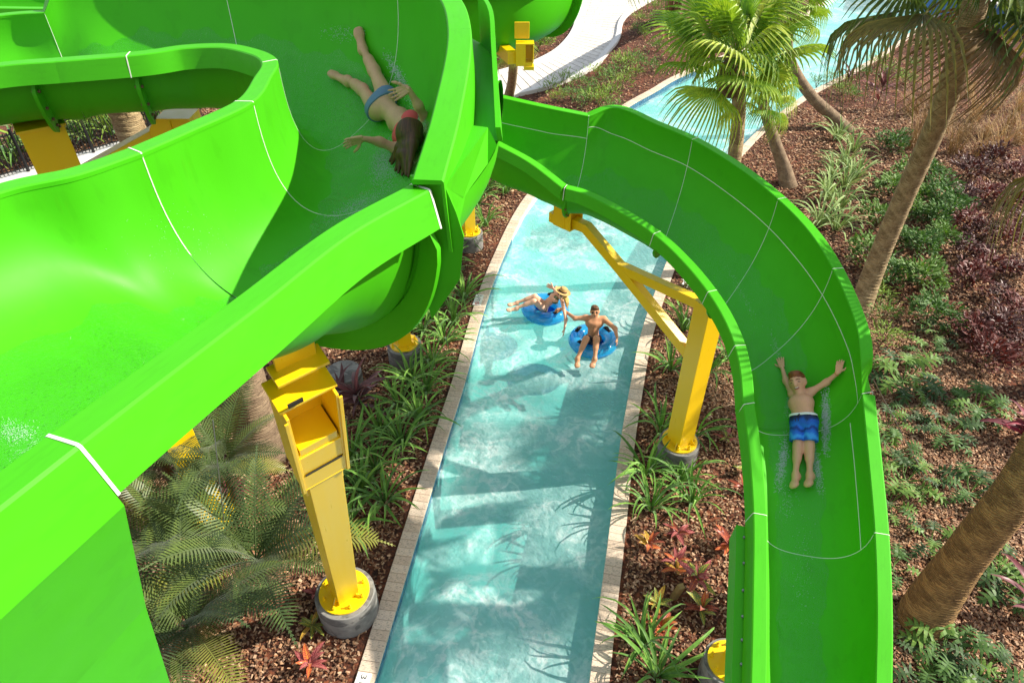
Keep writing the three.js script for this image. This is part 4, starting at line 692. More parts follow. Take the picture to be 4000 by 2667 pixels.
// --- dry grass
const dryG = [0, 1, 2].map(() => merge(Array.from({ length: 70 }, (_, k) => placed(ribbon(rr(0.7, 1.5), 0.02, rr(0.9, 1.5), rr(0.8, 2.4), 5, 0.1, 1.3, 0.7), k * 2.399, 0, 1, rr(-0.15, 0.15), -0.02, rr(-0.15, 0.15)))));
groupsOf([[3560, 450], [3640, 430], [3720, 420], [3800, 470], [3880, 440], [3600, 530], [3680, 520], [3760, 550], [3850, 540], [3930, 520], [3560, 580], [3720, 600], [3820, 610], [3900, 590], [3980, 560], [3650, 370], [3780, 380], [3980, 430]], ([x, y], i) => { const o = thing('dry_grass_clump', `${ord(i)} straw coloured grass clump counted upward under the big palm crown`, 'grass clump', 'dry grass clumps', GP(x, y)); const m = part('blades', dryG[i % 3], M.dry[i % 2], o); m.rotation.y = i; m.scale.setScalar(rr(0.9, 1.25)); });
// --- palms
function fanFrond(Lp, Lf, nseg, droop, spanDeg, open = 1) {
  const list = [], hub = V(Lp, 0, 0), span = spanDeg * Math.PI / 180;
  list.push(tubeGeo([V(0, 0, 0), V(Lp * 0.5, Lp * 0.06, 0), hub], [0.022, 0.012], 5, 5));
  const mb = new MB();
  for (let k = 0; k < nseg; k++) {
    const a = (k / (nseg - 1) - 0.5) * span, L = Lf * (0.72 + 0.28 * Math.cos(a * 0.62)) * rr(0.9, 1.06), half = span / nseg * 0.52, c = Math.cos(a), s = Math.sin(a), wv = rr(0.8, 1.3);
    const pt = (r, b, lift) => { const dr = Math.max(0, r - 0.45 * Lf), y = lift + 0.10 * r * Math.cos(a) - droop * wv * dr * dr / Lf * 1.9 - 0.22 * r * (1 - Math.cos(a * 0.8)); return V(Lp + Math.cos(a + b) * (r - droop * wv * dr * dr * 0.5 / Lf), y, Math.sin(a + b) * (r - droop * wv * dr * dr * 0.5 / Lf)); };
    const rs = [0.02 * L, 0.25 * L, 0.5 * L, 0.68 * L, 0.85 * L, L], ws = [1, 1, 0.85, 0.5 * Lf / L, 0.25, 0.02];
    mb.grid((u, v, i, j) => pt(rs[i], (j - 1) * half * ws[i], j === 1 ? -0.012 - 0.03 * rs[i] * ws[i] : 0.012 * ws[i]), 5, 2, (u, v) => [v * 0.1 + k * 0.05, u * L]);
  }
  list.push(mb.build()); return merge(list);
}
const fanG = [fanFrond(0.75, 0.85, 30, 0.75, 250), fanFrond(0.65, 0.8, 28, 1.15, 230), fanFrond(0.85, 0.9, 30, 0.5, 260), fanFrond(0.6, 0.75, 26, 1.6, 210)];
const fanHang = [fanFrond(0.7, 1.0, 26, 1.5, 150), fanFrond(0.8, 1.1, 26, 1.3, 130)];
function ringedTrunk(pts, radii, ringLen, amp) { const c = new THREE.CatmullRomCurve3(pts, false, 'centripetal'), L = c.getLength(), segs = Math.min(620, 4 * Math.round(L / ringLen)); return tubeGeo(pts, radii, 20, segs, (t, a) => { const k = Math.round(t * segs), ring = k >> 2; return 1 + amp * [1.2, 0.3, -0.5, -1][k & 3] * (0.75 + 0.5 * Math.sin(ring * 1.7 + a * 2)) + 0.02 * Math.sin(a * 3 + t * 9); }); }
function fanPalm(label, pts, radii, mat, crown) {
  const o = thing('fan_palm', label, 'palm tree', 'fan palms'), top = pts[pts.length - 1];
  part('trunk', ringedTrunk(pts, radii, crown.ring || 0.07, crown.amp ?? 0.012), mat, o);
  if (crown.boot) part('leaf_base', tubeGeo([top.clone().add(V(0, -0.75, 0)), top.clone().add(V(0, -0.3, 0)), top.clone().add(V(0, 0.15, 0))], [radii[radii.length - 1] * 1.25, radii[radii.length - 1] * 2.1, radii[radii.length - 1] * 1.0], 16, 24, (t, a) => 1 + 0.16 * Math.sin(a * 7 + t * 14) + 0.1 * Math.sin(a * 13 - t * 22)), M.fibre, o);
  const n = crown.n || 26, sc = crown.size || 1, mats = crown.mats || M.fan;
  for (let k = 0; k < n; k++) { const t = k / n, e = (1.35 - (crown.span || 2.0) * Math.pow(t, 0.85)) * (crown.flat || 1) + rr(-0.12, 0.12), dead = crown.dead && t > 1 - crown.dead, g = e < -0.25 ? fanHang[k % 2] : fanG[k % 4], m = part('frond', g, dead ? M.fanDead[k % 2] : mats[Math.floor(rnd() * mats.length)], o); m.position.copy(top).add(V(0, 0.05 * (1 - t), 0)); m.rotation.set(rr(-0.5, 0.5), k * 2.399 + rr(-0.2, 0.2) + (crown.turn || 0), e, 'YZX'); m.scale.setScalar(sc * rr(0.88, 1.12)); }
  return o;
}
const down = (q, h) => V(q.x, h, q.z);
{ const b = GP(2767, 1060); fanPalm('bright yellow green fan palm rising behind the curving slide', [V(b.x, -0.1, b.z), V(b.x + 0.05, 1.5, b.z), V(b.x + 0.06, 3, b.z - 0.05), V(b.x - 0.12, 4.4, b.z - 0.1), V(b.x - 0.36, 5.15, b.z - 0.1)], [0.2, 0.17, 0.16, 0.15, 0.14], M.barkTan, { n: 27, size: 1.12, boot: true, turn: 0.6, span: 1.75 }); }
fanPalm('leaning fan palm second from the curving slide, crown merging with its neighbour', [GP(3082, 735, -0.1), GP(3062, 650, 0.5), GP(3030, 560, 1.2), GP(3000, 470, 2.0), GP(2980, 395, 2.75)], [0.27, 0.19, 0.165, 0.15, 0.14], M.barkGrey, { n: 14, size: 0.78, turn: 1.9 });
fanPalm('fan palm with a sharply bent trunk on the far bank', [GP(3320, 520, -0.1), GP(3250, 450, 0.45), GP(3180, 385, 1.05), GP(3110, 285, 1.9), GP(3078, 190, 2.8), GP(3085, 105, 3.6), GP(3095, 40, 4.2)], [0.24, 0.2, 0.19, 0.18, 0.17, 0.16, 0.15], M.barkGrey, { n: 20, size: 0.95, turn: 0.2, mats: M.fan });
fanPalm('big fan palm with a ringed tan trunk and dark drooping crown', [GP(3345, 1255, -0.1), GP(3405, 1080, 0.9), GP(3520, 800, 2.7), GP(3640, 530, 4.4), GP(3715, 330, 5.7), GP(3800, 60, 6.95), GP(3830, -60, 7.35)], [0.25, 0.215, 0.2, 0.19, 0.18, 0.17], M.barkTan, { n: 24, size: 1.35, ring: 0.085, amp: 0.03, mats: M.fanDark, dead: 0.1, turn: 2.2 });
fanPalm('thick leaning brown palm trunk at the lower right, crown out of frame', [GP(3590, 2440, -0.12), GP(3655, 2330, 0.45), GP(3810, 2120, 1.6), GP(4000, 1880, 2.7), V(7.25, 4.4, -6.6), V(7.6, 6.2, -7.0)], [0.36, 0.27, 0.25, 0.235, 0.22, 0.2], M.barkBrown, { n: 13, size: 1.2, ring: 0.05, amp: 0.014, mats: M.fanDark, turn: 0.9 });
fanPalm('pale slender palm trunk standing by the walkway behind the bracket', [GP(1985, 385, -0.1), GP(1998, 330, 0.9), GP(2004, 270, 1.9), GP(2006, 205, 2.9)], [0.2, 0.17, 0.16, 0.16], M.barkTan, { n: 10, size: 0.6 });
fanPalm('grey palm trunk at the top edge, nearer the walkway', [GP(2613, 55, -0.1), GP(2616, 10, 1.2), GP(2618, -70, 3.4), GP(2620, -200, 6.2)], [0.2, 0.18, 0.17, 0.16], M.barkTan, { n: 14, size: 1.2 });
fanPalm('tilted grey palm trunk at the top edge, nearer the fan palms', [GP(2640, 62, -0.1), GP(2652, 10, 1.2), GP(2668, -70, 3.4), GP(2690, -200, 6.2)], [0.22, 0.2, 0.18, 0.16], M.barkGrey, { n: 14, size: 1.2 });
{ const b = GP(1030, 1775); fanPalm('stout palm trunk in shade behind the large open bracket', [V(b.x, -0.1, b.z), V(b.x + 0.05, 1.2, b.z), V(b.x + 0.15, 3.6, b.z), V(b.x + 0.2, 4.9, b.z)], [0.44, 0.36, 0.31, 0.3], M.barkGrey, { n: 8, size: 0.6 }); }
{ const c = P(515, 510, 4.7); fanPalm('rough tan palm trunk seen through the oval gap', [V(c.x + 0.1, -0.1, c.z), V(c.x, 2.5, c.z), c.clone().add(V(0, -0.5, 0)), c.clone().add(V(-0.05, 0.9, 0))], [0.34, 0.28, 0.26, 0.25], M.barkTan, { n: 8, size: 0.5, amp: 0.03, ring: 0.1 }); }
// a palm just beyond the right edge: its crown shades the right side of the river and its bed
[[11.6, 10.8, 6.5, -10.2, 0.4]].forEach(([bx, x, h, z, t], i) => fanPalm(['fan palm outside the photo right edge, nearer the ringed trunk', 'fan palm outside the photo right edge, nearer the thick leaning trunk'][i], [V(bx, -0.1, z), V(bx - 0.3, 2, z), V(x + 0.1, h - 1.5, z), V(x, h, z)], [0.28, 0.22, 0.2, 0.18], M.barkBrown, { n: 20, size: 1.15, turn: t, mats: M.fan }));
// feather palms in the lower left bed
function featherFrond(L, w, n, lift, droop) {
  const list = [], pts = []; let x = 0, y = 0, a = lift; for (let i = 0; i <= 8; i++) { pts.push(V(x, y, 0)); x += Math.cos(a) * L / 8; y += Math.sin(a) * L / 8; a -= droop * (0.3 + i / 8) / 8; }
  list.push(tubeGeo(pts, [0.013, 0.008, 0.003], 5, 10)); const c = new THREE.CatmullRomCurve3(pts), mb = new MB();
  for (let k = 0; k < n; k++) for (const s of [-1, 1]) {
    const t = 0.1 + 0.89 * k / n, q = c.getPoint(t), d = c.getTangent(t), ll = w * Math.pow(Math.sin(Math.min(1, 0.12 + t * 1.02) * Math.PI), 0.55) * rr(0.88, 1.08) + 0.03, side = V(0, 0, s), up = d.clone().cross(side).multiplyScalar(s > 0 ? -1 : 1); if (up.y < 0) up.multiplyScalar(-1);
    const f = 0.42 + 0.5 * t, dir = d.clone().multiplyScalar(f).addScaledVector(side, 1).addScaledVector(up, 0.28).normalize(), w0 = 0.0125;
    const P0 = q, P1 = q.clone().addScaledVector(dir, ll * 0.5), P2 = q.clone().addScaledVector(dir, ll).add(V(0, -ll * 0.2, 0)), wv = d.clone().multiplyScalar(w0);
    mb.poly([P0.clone().sub(wv), P0.clone().add(wv), P1.clone().add(wv), P1.clone().sub(wv)]); mb.poly([P1.clone().sub(wv), P1.clone().add(wv), P2]);
  }
  list.push(mb.build()); return merge(list);
}
const featherG = [featherFrond(1.7, 0.36, 36, 0.9, 1.5), featherFrond(1.5, 0.32, 34, 0.65, 1.3), featherFrond(1.8, 0.38, 38, 1.1, 1.8), featherFrond(1.25, 0.28, 28, 0.4, 1.1)];
function featherPalm(pos, h, n, size, label, turn) {
  const o = thing('feather_palm', label, 'palm', 'feather palms in the lower left bed', pos);
  part('trunk', ringedTrunk([V(0, -0.1, 0), V(0.02, h * 0.5, 0), V(0, h, 0.02)], [0.1, 0.075, 0.07], 0.05, 0.06), M.fibre, o);
  for (let k = 0; k < n; k++) { const t = k / n, m = part('frond', featherG[Math.floor(t * 2.9 + rnd()) % 4], k > n - 3 ? M.feather[2] : M.feather[k % 2], o); m.position.set(0, h * (1 - 0.04 * t), 0); m.rotation.set(rr(-0.25, 0.25), k * 2.399 + turn, rr(0.25, 0.4) - 0.95 * t, 'YZX'); m.scale.setScalar(size * rr(0.85, 1.1)); }
}
[[760, 2260, 0.9, 16, 1.05, 'feather palm nearest the side of the hairpin, spreading over the bed', 0.4], [1050, 2310, 0.85, 16, 1.2, 'feather palm whose fronds reach the large footing', 1.7], [940, 1990, 1.2, 13, 1.0, 'feather palm brushing the leaning yellow column', 2.8], [800, 2560, 0.8, 16, 1.1, 'feather palm lowest in the photo, fronds running to the bottom edge', 0.9], [720, 1990, 1.5, 17, 1.0, 'feather palm farthest under the slide rail', 2.1]].forEach(([x, y, h, n, s, l, t]) => featherPalm(GP(x, y), h, n, s, l, t));
// spiky hedge and black fence seen through the gap
{
  const a = GP(-160, 772), b = GP(800, 490), n = Math.round(a.distanceTo(b) / 0.11), o = thing('metal_fence', 'black metal picket fence seen through the oval gap', 'fence');
  const bar = new THREE.BoxGeometry(0.022, 1.2, 0.022), post = new THREE.BoxGeometry(0.07, 1.35, 0.07);
  for (let k = 0; k <= n; k++) { const q = a.clone().lerp(b, k / n), pst = k % 18 === 0, m = part(pst ? 'post' : 'picket', pst ? post : bar, M.black, o); m.position.set(q.x, pst ? 0.86 : 0.85, q.z); }
  for (const y of [0.32, 1.38]) part('rail', beamGeo(a.clone().setY(y), b.clone().setY(y), 0.035, 0.04), M.black, o);
  const d = b.clone().sub(a).normalize(), s = V(-d.z, 0, d.x);
  struct('kerb', new MB().prism([a.clone().addScaledVector(s, -0.35).setY(0.18), b.clone().addScaledVector(s, -0.35).setY(0.18), b.clone().addScaledVector(s, 0.9).setY(0.18), a.clone().addScaledVector(s, 0.9).setY(0.18)], V(0, -0.4, 0)).build(), M.kerb);
  for (let k = 0; k < 9; k++) { const q = a.clone().lerp(b, 0.05 + k * 0.1).addScaledVector(s, (s.z < 0 ? 1 : -1) * 1.4).setY(0.1); strapPlant('spiky_hedge_plant', q, 44, rr(1.9, 2.3), [M.strap[2], M.fern[1], M.fanDark[0]], `${ord(k)} spiky hedge plant behind the black fence, counted from the photo left edge`, 'plant', 'spiky plants behind the fence', 1.3); }
}
// wooden stake and a blue pool wall far at the top right
{ const q = GP(2640, 2335), o = thing('wooden_stake', 'short square wooden stake leaning in the mulch among crotons', 'stake'); const g = new RoundedBoxGeometry(0.085, 0.38, 0.085, 2, 0.005), p = g.attributes.position; for (let i = 0; i < p.count; i++) if (p.getY(i) > 0.1) p.setY(i, p.getY(i) + p.getX(i) * 0.25); g.computeVertexNormals(); const m = part('post', g, M.wood, o); m.position.set(q.x, 0.15, q.z); m.rotation.set(0.1, 0.3, -0.18); }
{ const o = thing('pool_edge_wall', 'blue painted pool edge wall far beyond the big palm', 'wall'); const a = GP(3560, 20), b = GP(4300, 190), d = b.clone().sub(a).normalize(), s = V(-d.z, 0, d.x).multiplyScalar(-1); part('wall', new MB().prism([a.clone().setY(-0.1), b.clone().setY(-0.1), b.clone().addScaledVector(s, -0.5).setY(-0.1), a.clone().addScaledVector(s, -0.5).setY(-0.1)], V(0, 1.1, 0)).build(), M.blueWall, o); part('coping', new MB().prism([a.clone().addScaledVector(s, 0.06).setY(1.004), b.clone().addScaledVector(s, 0.06).setY(1.004), b.clone().addScaledVector(s, -0.7).setY(1.004), a.clone().addScaledVector(s, -0.7).setY(1.004)], V(0, 0.08, 0)).build(), M.kerb, o); }
// ---------------------------------------------------------------- people and swim tubes
// A body is one skin: tapered bones joined by a smooth minimum, meshed on a grid with surface nets.
function bone(a, b, ra, rb) { const d = b.clone().sub(a); return { a, d, l2: Math.max(1e-9, d.lengthSq()), ra, rb, lo: a.clone().min(b).subScalar(Math.max(ra, rb)), hi: a.clone().max(b).addScalar(Math.max(ra, rb)) }; }
function blob(c, rx, ry, rz, q) { const r = Math.max(rx, ry, rz); return { c, r: [rx, ry, rz], q: q ? q.clone().invert() : null, m: Math.min(rx, ry, rz), lo: c.clone().subScalar(r), hi: c.clone().addScalar(r) }; }
const tv = V(0, 0, 0);
function dist(s, x, y, z) {
  if (s.c) { tv.set(x - s.c.x, y - s.c.y, z - s.c.z); if (s.q) tv.applyQuaternion(s.q); const k0 = Math.hypot(tv.x / s.r[0], tv.y / s.r[1], tv.z / s.r[2]), k1 = Math.hypot(tv.x / s.r[0] ** 2, tv.y / s.r[1] ** 2, tv.z / s.r[2] ** 2); return k1 < 1e-6 ? -s.m : k0 * (k0 - 1) / k1; }
  const px = x - s.a.x, py = y - s.a.y, pz = z - s.a.z, h = Math.min(1, Math.max(0, (px * s.d.x + py * s.d.y + pz * s.d.z) / s.l2)); return Math.hypot(px - s.d.x * h, py - s.d.y * h, pz - s.d.z * h) - (s.ra + (s.rb - s.ra) * h);
}
function field(prims, k) { return (x, y, z) => { let m = 1e9; for (const s of prims) { const d = dist(s, x, y, z); if (d > m + k) continue; if (m > 1e8) { m = d; continue; } const h = Math.max(0, k - Math.abs(m - d)) / k; m = Math.min(m, d) - h * h * k * 0.25; } return m; }; }
function netMesh(prims, k, cell, cut) {
  const lo = V(1e9, 1e9, 1e9), hi = V(-1e9, -1e9, -1e9); for (const s of prims) { lo.min(s.lo); hi.max(s.hi); } lo.subScalar(cell * 2.5); hi.addScalar(cell * 2.5);
  const nx = Math.ceil((hi.x - lo.x) / cell), ny = Math.ceil((hi.y - lo.y) / cell), nz = Math.ceil((hi.z - lo.z) / cell), f0 = field(prims, k), f = cut ? (x, y, z) => Math.max(f0(x, y, z), cut(x, y, z)) : f0;
  const F = new Float32Array((nx + 1) * (ny + 1) * (nz + 1)), id = (i, j, l) => (l * (ny + 1) + j) * (nx + 1) + i;
  // coarse skip: blocks of 4 whose centre is far from the surface are filled at once
  const B = 4, far = cell * B * 0.9 + k * 0.3;
  for (let l = 0; l <= nz; l += B) for (let j = 0; j <= ny; j += B) for (let i = 0; i <= nx; i += B) {
    const c = f(lo.x + (i + B / 2) * cell, lo.y + (j + B / 2) * cell, lo.z + (l + B / 2) * cell), skip = Math.abs(c) > far * 1.8 && !cut;
    for (let n = l; n < Math.min(l + B, nz + 1); n++) for (let m = j; m < Math.min(j + B, ny + 1); m++) for (let p = i; p < Math.min(i + B, nx + 1); p++) F[id(p, m, n)] = skip ? c : f(lo.x + p * cell, lo.y + m * cell, lo.z + n * cell);
  }
  const vid = new Int32Array(nx * ny * nz).fill(-1), pos = [], idx = [], vi = (i, j, l) => (l * ny + j) * nx + i;
  for (let l = 0; l < nz; l++) for (let j = 0; j < ny; j++) for (let i = 0; i < nx; i++) {
    let n = 0, sx = 0, sy = 0, sz = 0; const v = (a, b, c) => F[id(i + a, j + b, l + c)], s0 = v(0, 0, 0) < 0; let mixed = false;
    for (let q = 1; q < 8; q++) if ((v(q & 1, (q >> 1) & 1, q >> 2) < 0) !== s0) { mixed = true; break; } if (!mixed) continue;
    const e = (a, b, c, d, g, h) => { const p = v(a, b, c), q = v(d, g, h); if ((p < 0) !== (q < 0)) { const t = p / (p - q); sx += a + (d - a) * t; sy += b + (g - b) * t; sz += c + (h - c) * t; n++; } };
    for (const [b, c] of [[0, 0], [1, 0], [0, 1], [1, 1]]) { e(0, b, c, 1, b, c); e(b, 0, c, b, 1, c); e(b, c, 0, b, c, 1); }
    vid[vi(i, j, l)] = pos.length / 3; pos.push(lo.x + (i + sx / n) * cell, lo.y + (j + sy / n) * cell, lo.z + (l + sz / n) * cell);
  }
  const quad = (a, b, c, d, flip) => { if (a < 0 || b < 0 || c < 0 || d < 0) return; flip ? idx.push(a, c, b, a, d, c) : idx.push(a, b, c, a, c, d); };
  for (let l = 1; l < nz; l++) for (let j = 1; j < ny; j++) for (let i = 1; i < nx; i++) {
    const s = F[id(i, j, l)] < 0;
    if (i < nx && (F[id(i + 1, j, l)] < 0) !== s) quad(vid[vi(i, j - 1, l - 1)], vid[vi(i, j, l - 1)], vid[vi(i, j, l)], vid[vi(i, j - 1, l)], !s);
    if ((F[id(i, j + 1, l)] < 0) !== s) quad(vid[vi(i - 1, j, l - 1)], vid[vi(i, j, l - 1)], vid[vi(i, j, l)], vid[vi(i - 1, j, l)], s);
    if ((F[id(i, j, l + 1)] < 0) !== s) quad(vid[vi(i - 1, j - 1, l)], vid[vi(i, j - 1, l)], vid[vi(i, j, l)], vid[vi(i - 1, j, l)], !s);
  }
  const nor = []; const e = cell * 0.5; for (let q = 0; q < pos.length; q += 3) { const [x, y, z] = [pos[q], pos[q + 1], pos[q + 2]]; const g = V(f(x + e, y, z) - f(x - e, y, z), f(x, y + e, z) - f(x, y - e, z), f(x, y, z + e) - f(x, y, z - e)).normalize(); nor.push(g.x, g.y, g.z); }
  const g = new THREE.BufferGeometry(); g.setAttribute('position', new THREE.Float32BufferAttribute(pos, 3)); g.setAttribute('normal', new THREE.Float32BufferAttribute(nor, 3)); g.setAttribute('uv', new THREE.Float32BufferAttribute(new Float32Array(pos.length / 3 * 2).map((_, i) => pos[(i >> 1) * 3 + (i & 1)] * 3), 2)); g.setIndex(idx); return g;
}
const lerpV = (a, b, t) => a.clone().lerp(b, t);
// hand: palm and five fingers; dir = along the fingers, palmN = out of the palm, thumbS = side of the thumb
function handBones(wrist, dir, palmN, thumbSide, size, curl, spread = 1) {
  dir = dir.clone().normalize(); palmN = palmN.clone().addScaledVector(dir, -palmN.dot(dir)).normalize(); const sd = dir.clone().cross(palmN).normalize().multiplyScalar(thumbSide), out = [], at = (x, y, z) => wrist.clone().addScaledVector(dir, x * size).addScaledVector(sd, y * size).addScaledVector(palmN, z * size);
  for (const y of [-0.033, -0.012, 0.012, 0.032]) out.push(bone(at(0.005, y * 0.7, 0), at(0.085, y * 1.1, 0), 0.014 * size, 0.0125 * size));
  [[-0.036, 0.062, 0.0082], [-0.013, 0.078, 0.009], [0.011, 0.084, 0.0092], [0.034, 0.075, 0.0088]].forEach(([y, L, r], k) => { let p = at(0.088, y, 0), d = dir.clone().addScaledVector(sd, (y * 4.5) * spread).normalize(); for (let j = 0; j < 3; j++) { d = d.clone().addScaledVector(palmN, curl * (0.6 + 0.25 * j) * (1 + 0.12 * (3 - k))).normalize(); const q = p.clone().addScaledVector(d, L * size * [0.45, 0.32, 0.26][j]); out.push(bone(p, q, r * size * (1 - 0.08 * j), r * size * (0.92 - 0.1 * j))); p = q; } });
  let p = at(0.025, 0.028, 0.004), d = dir.clone().multiplyScalar(0.62).addScaledVector(sd, 0.78).addScaledVector(palmN, 0.25).normalize(); for (const L of [0.042, 0.034, 0.028]) { const q = p.clone().addScaledVector(d, L * size); out.push(bone(p, q, 0.0125 * size, 0.0105 * size)); p = q; d = d.clone().addScaledVector(dir, 0.35).normalize(); }
  return out;
}
function footBones(ankle, toe, up, size) { // heel, arch, five toes
  const d = toe.clone().sub(ankle), L = d.length(); d.normalize(); up = up.clone().addScaledVector(d, -up.dot(d)).normalize(); const s = d.clone().cross(up).normalize(), out = [bone(ankle.clone(), ankle.clone().addScaledVector(d, -0.03 * size).addScaledVector(up, -0.045 * size), 0.034 * size, 0.03 * size)];
  for (const y of [-0.022, 0, 0.022]) out.push(bone(ankle.clone().addScaledVector(up, -0.03 * size), ankle.clone().addScaledVector(d, L * 0.74).addScaledVector(s, y * 1.25 * size).addScaledVector(up, -0.045 * size), 0.03 * size, 0.016 * size));
  [-0.034, -0.017, -0.001, 0.014, 0.032].forEach((y, k) => { const b = ankle.clone().addScaledVector(d, L * 0.74).addScaledVector(s, y * size).addScaledVector(up, -0.048 * size); out.push(bone(b, b.clone().addScaledVector(d, L * (0.2 + 0.012 * k)), 0.0105 * size, (k === 4 ? 0.0115 : 0.0085) * size)); }); return out;
}
const skinMat = (r, g, b) => phy({ map: tex(256, (i, x, y) => { const q = (y * 2) * 512 + x * 2, v = 1 + 0.10 * (N512a[q] - 0.5) + 0.07 * (N512c[q] - 0.5); return [cl(r * v), cl(g * (v * 0.97 + 0.02)), cl(b * v)]; }, true), roughness: 0.5, sheen: 0.2, sheenColor: rgb(0.8, 0.4, 0.3), sheenRoughness: 0.6 });
M.skinWoman = skinMat(0.80, 0.62, 0.47); M.skinBoy = skinMat(0.84, 0.63, 0.48); M.skinMan = skinMat(0.80, 0.58, 0.42); M.skinFair = skinMat(0.88, 0.70, 0.58);
M.lip = std({ color: rgb(0.36, 0.10, 0.08), roughness: 0.5 }); M.tooth = std({ color: rgb(0.8, 0.78, 0.72), roughness: 0.3 }); M.eye = std({ color: rgb(0.05, 0.035, 0.03), roughness: 0.3 }); M.brow = std({ color: rgb(0.22, 0.11, 0.05), roughness: 0.9 });
const hairMat = (a, b) => std({ map: tex(256, (i, x, y) => { const t = N512c[((y >> 3) * 512 + x * 2) % 262144] * 0.6 + N512b[(x * 2 + (y >> 2) * 512) % 262144] * 0.4; return [0, 1, 2].map((k) => a[k] + (b[k] - a[k]) * cl(t * 1.6 - 0.3)); }, true, 2, 2), roughness: 0.55 });
M.hairBrown = hairMat([0.20, 0.11, 0.04], [0.44, 0.27, 0.12]); M.hairRed = hairMat([0.38, 0.19, 0.09], [0.6, 0.33, 0.16]); M.hairMan = hairMat([0.26, 0.16, 0.09], [0.48, 0.33, 0.2]); M.hairBlond = hairMat([0.68, 0.5, 0.24], [0.9, 0.76, 0.46]);
M.blueBrief = std({ color: rgb(0.12, 0.2, 0.33), roughness: 0.8 }); M.coral = std({ color: rgb(0.75, 0.09, 0.1), roughness: 0.75 }); M.olive = std({ color: rgb(0.10, 0.13, 0.07), roughness: 0.8 }); M.darkShort = std({ color: rgb(0.03, 0.025, 0.03), roughness: 0.85 });
M.straw = std({ map: tex(256, (i, x, y) => { const v = 0.85 + 0.15 * (((x >> 2) + (y >> 2)) % 2) + 0.1 * (N512c[(y * 2) * 512 + x * 2] - 0.5); return [0.82 * v, 0.66 * v, 0.42 * v]; }, true, 4, 4), roughness: 0.9 });
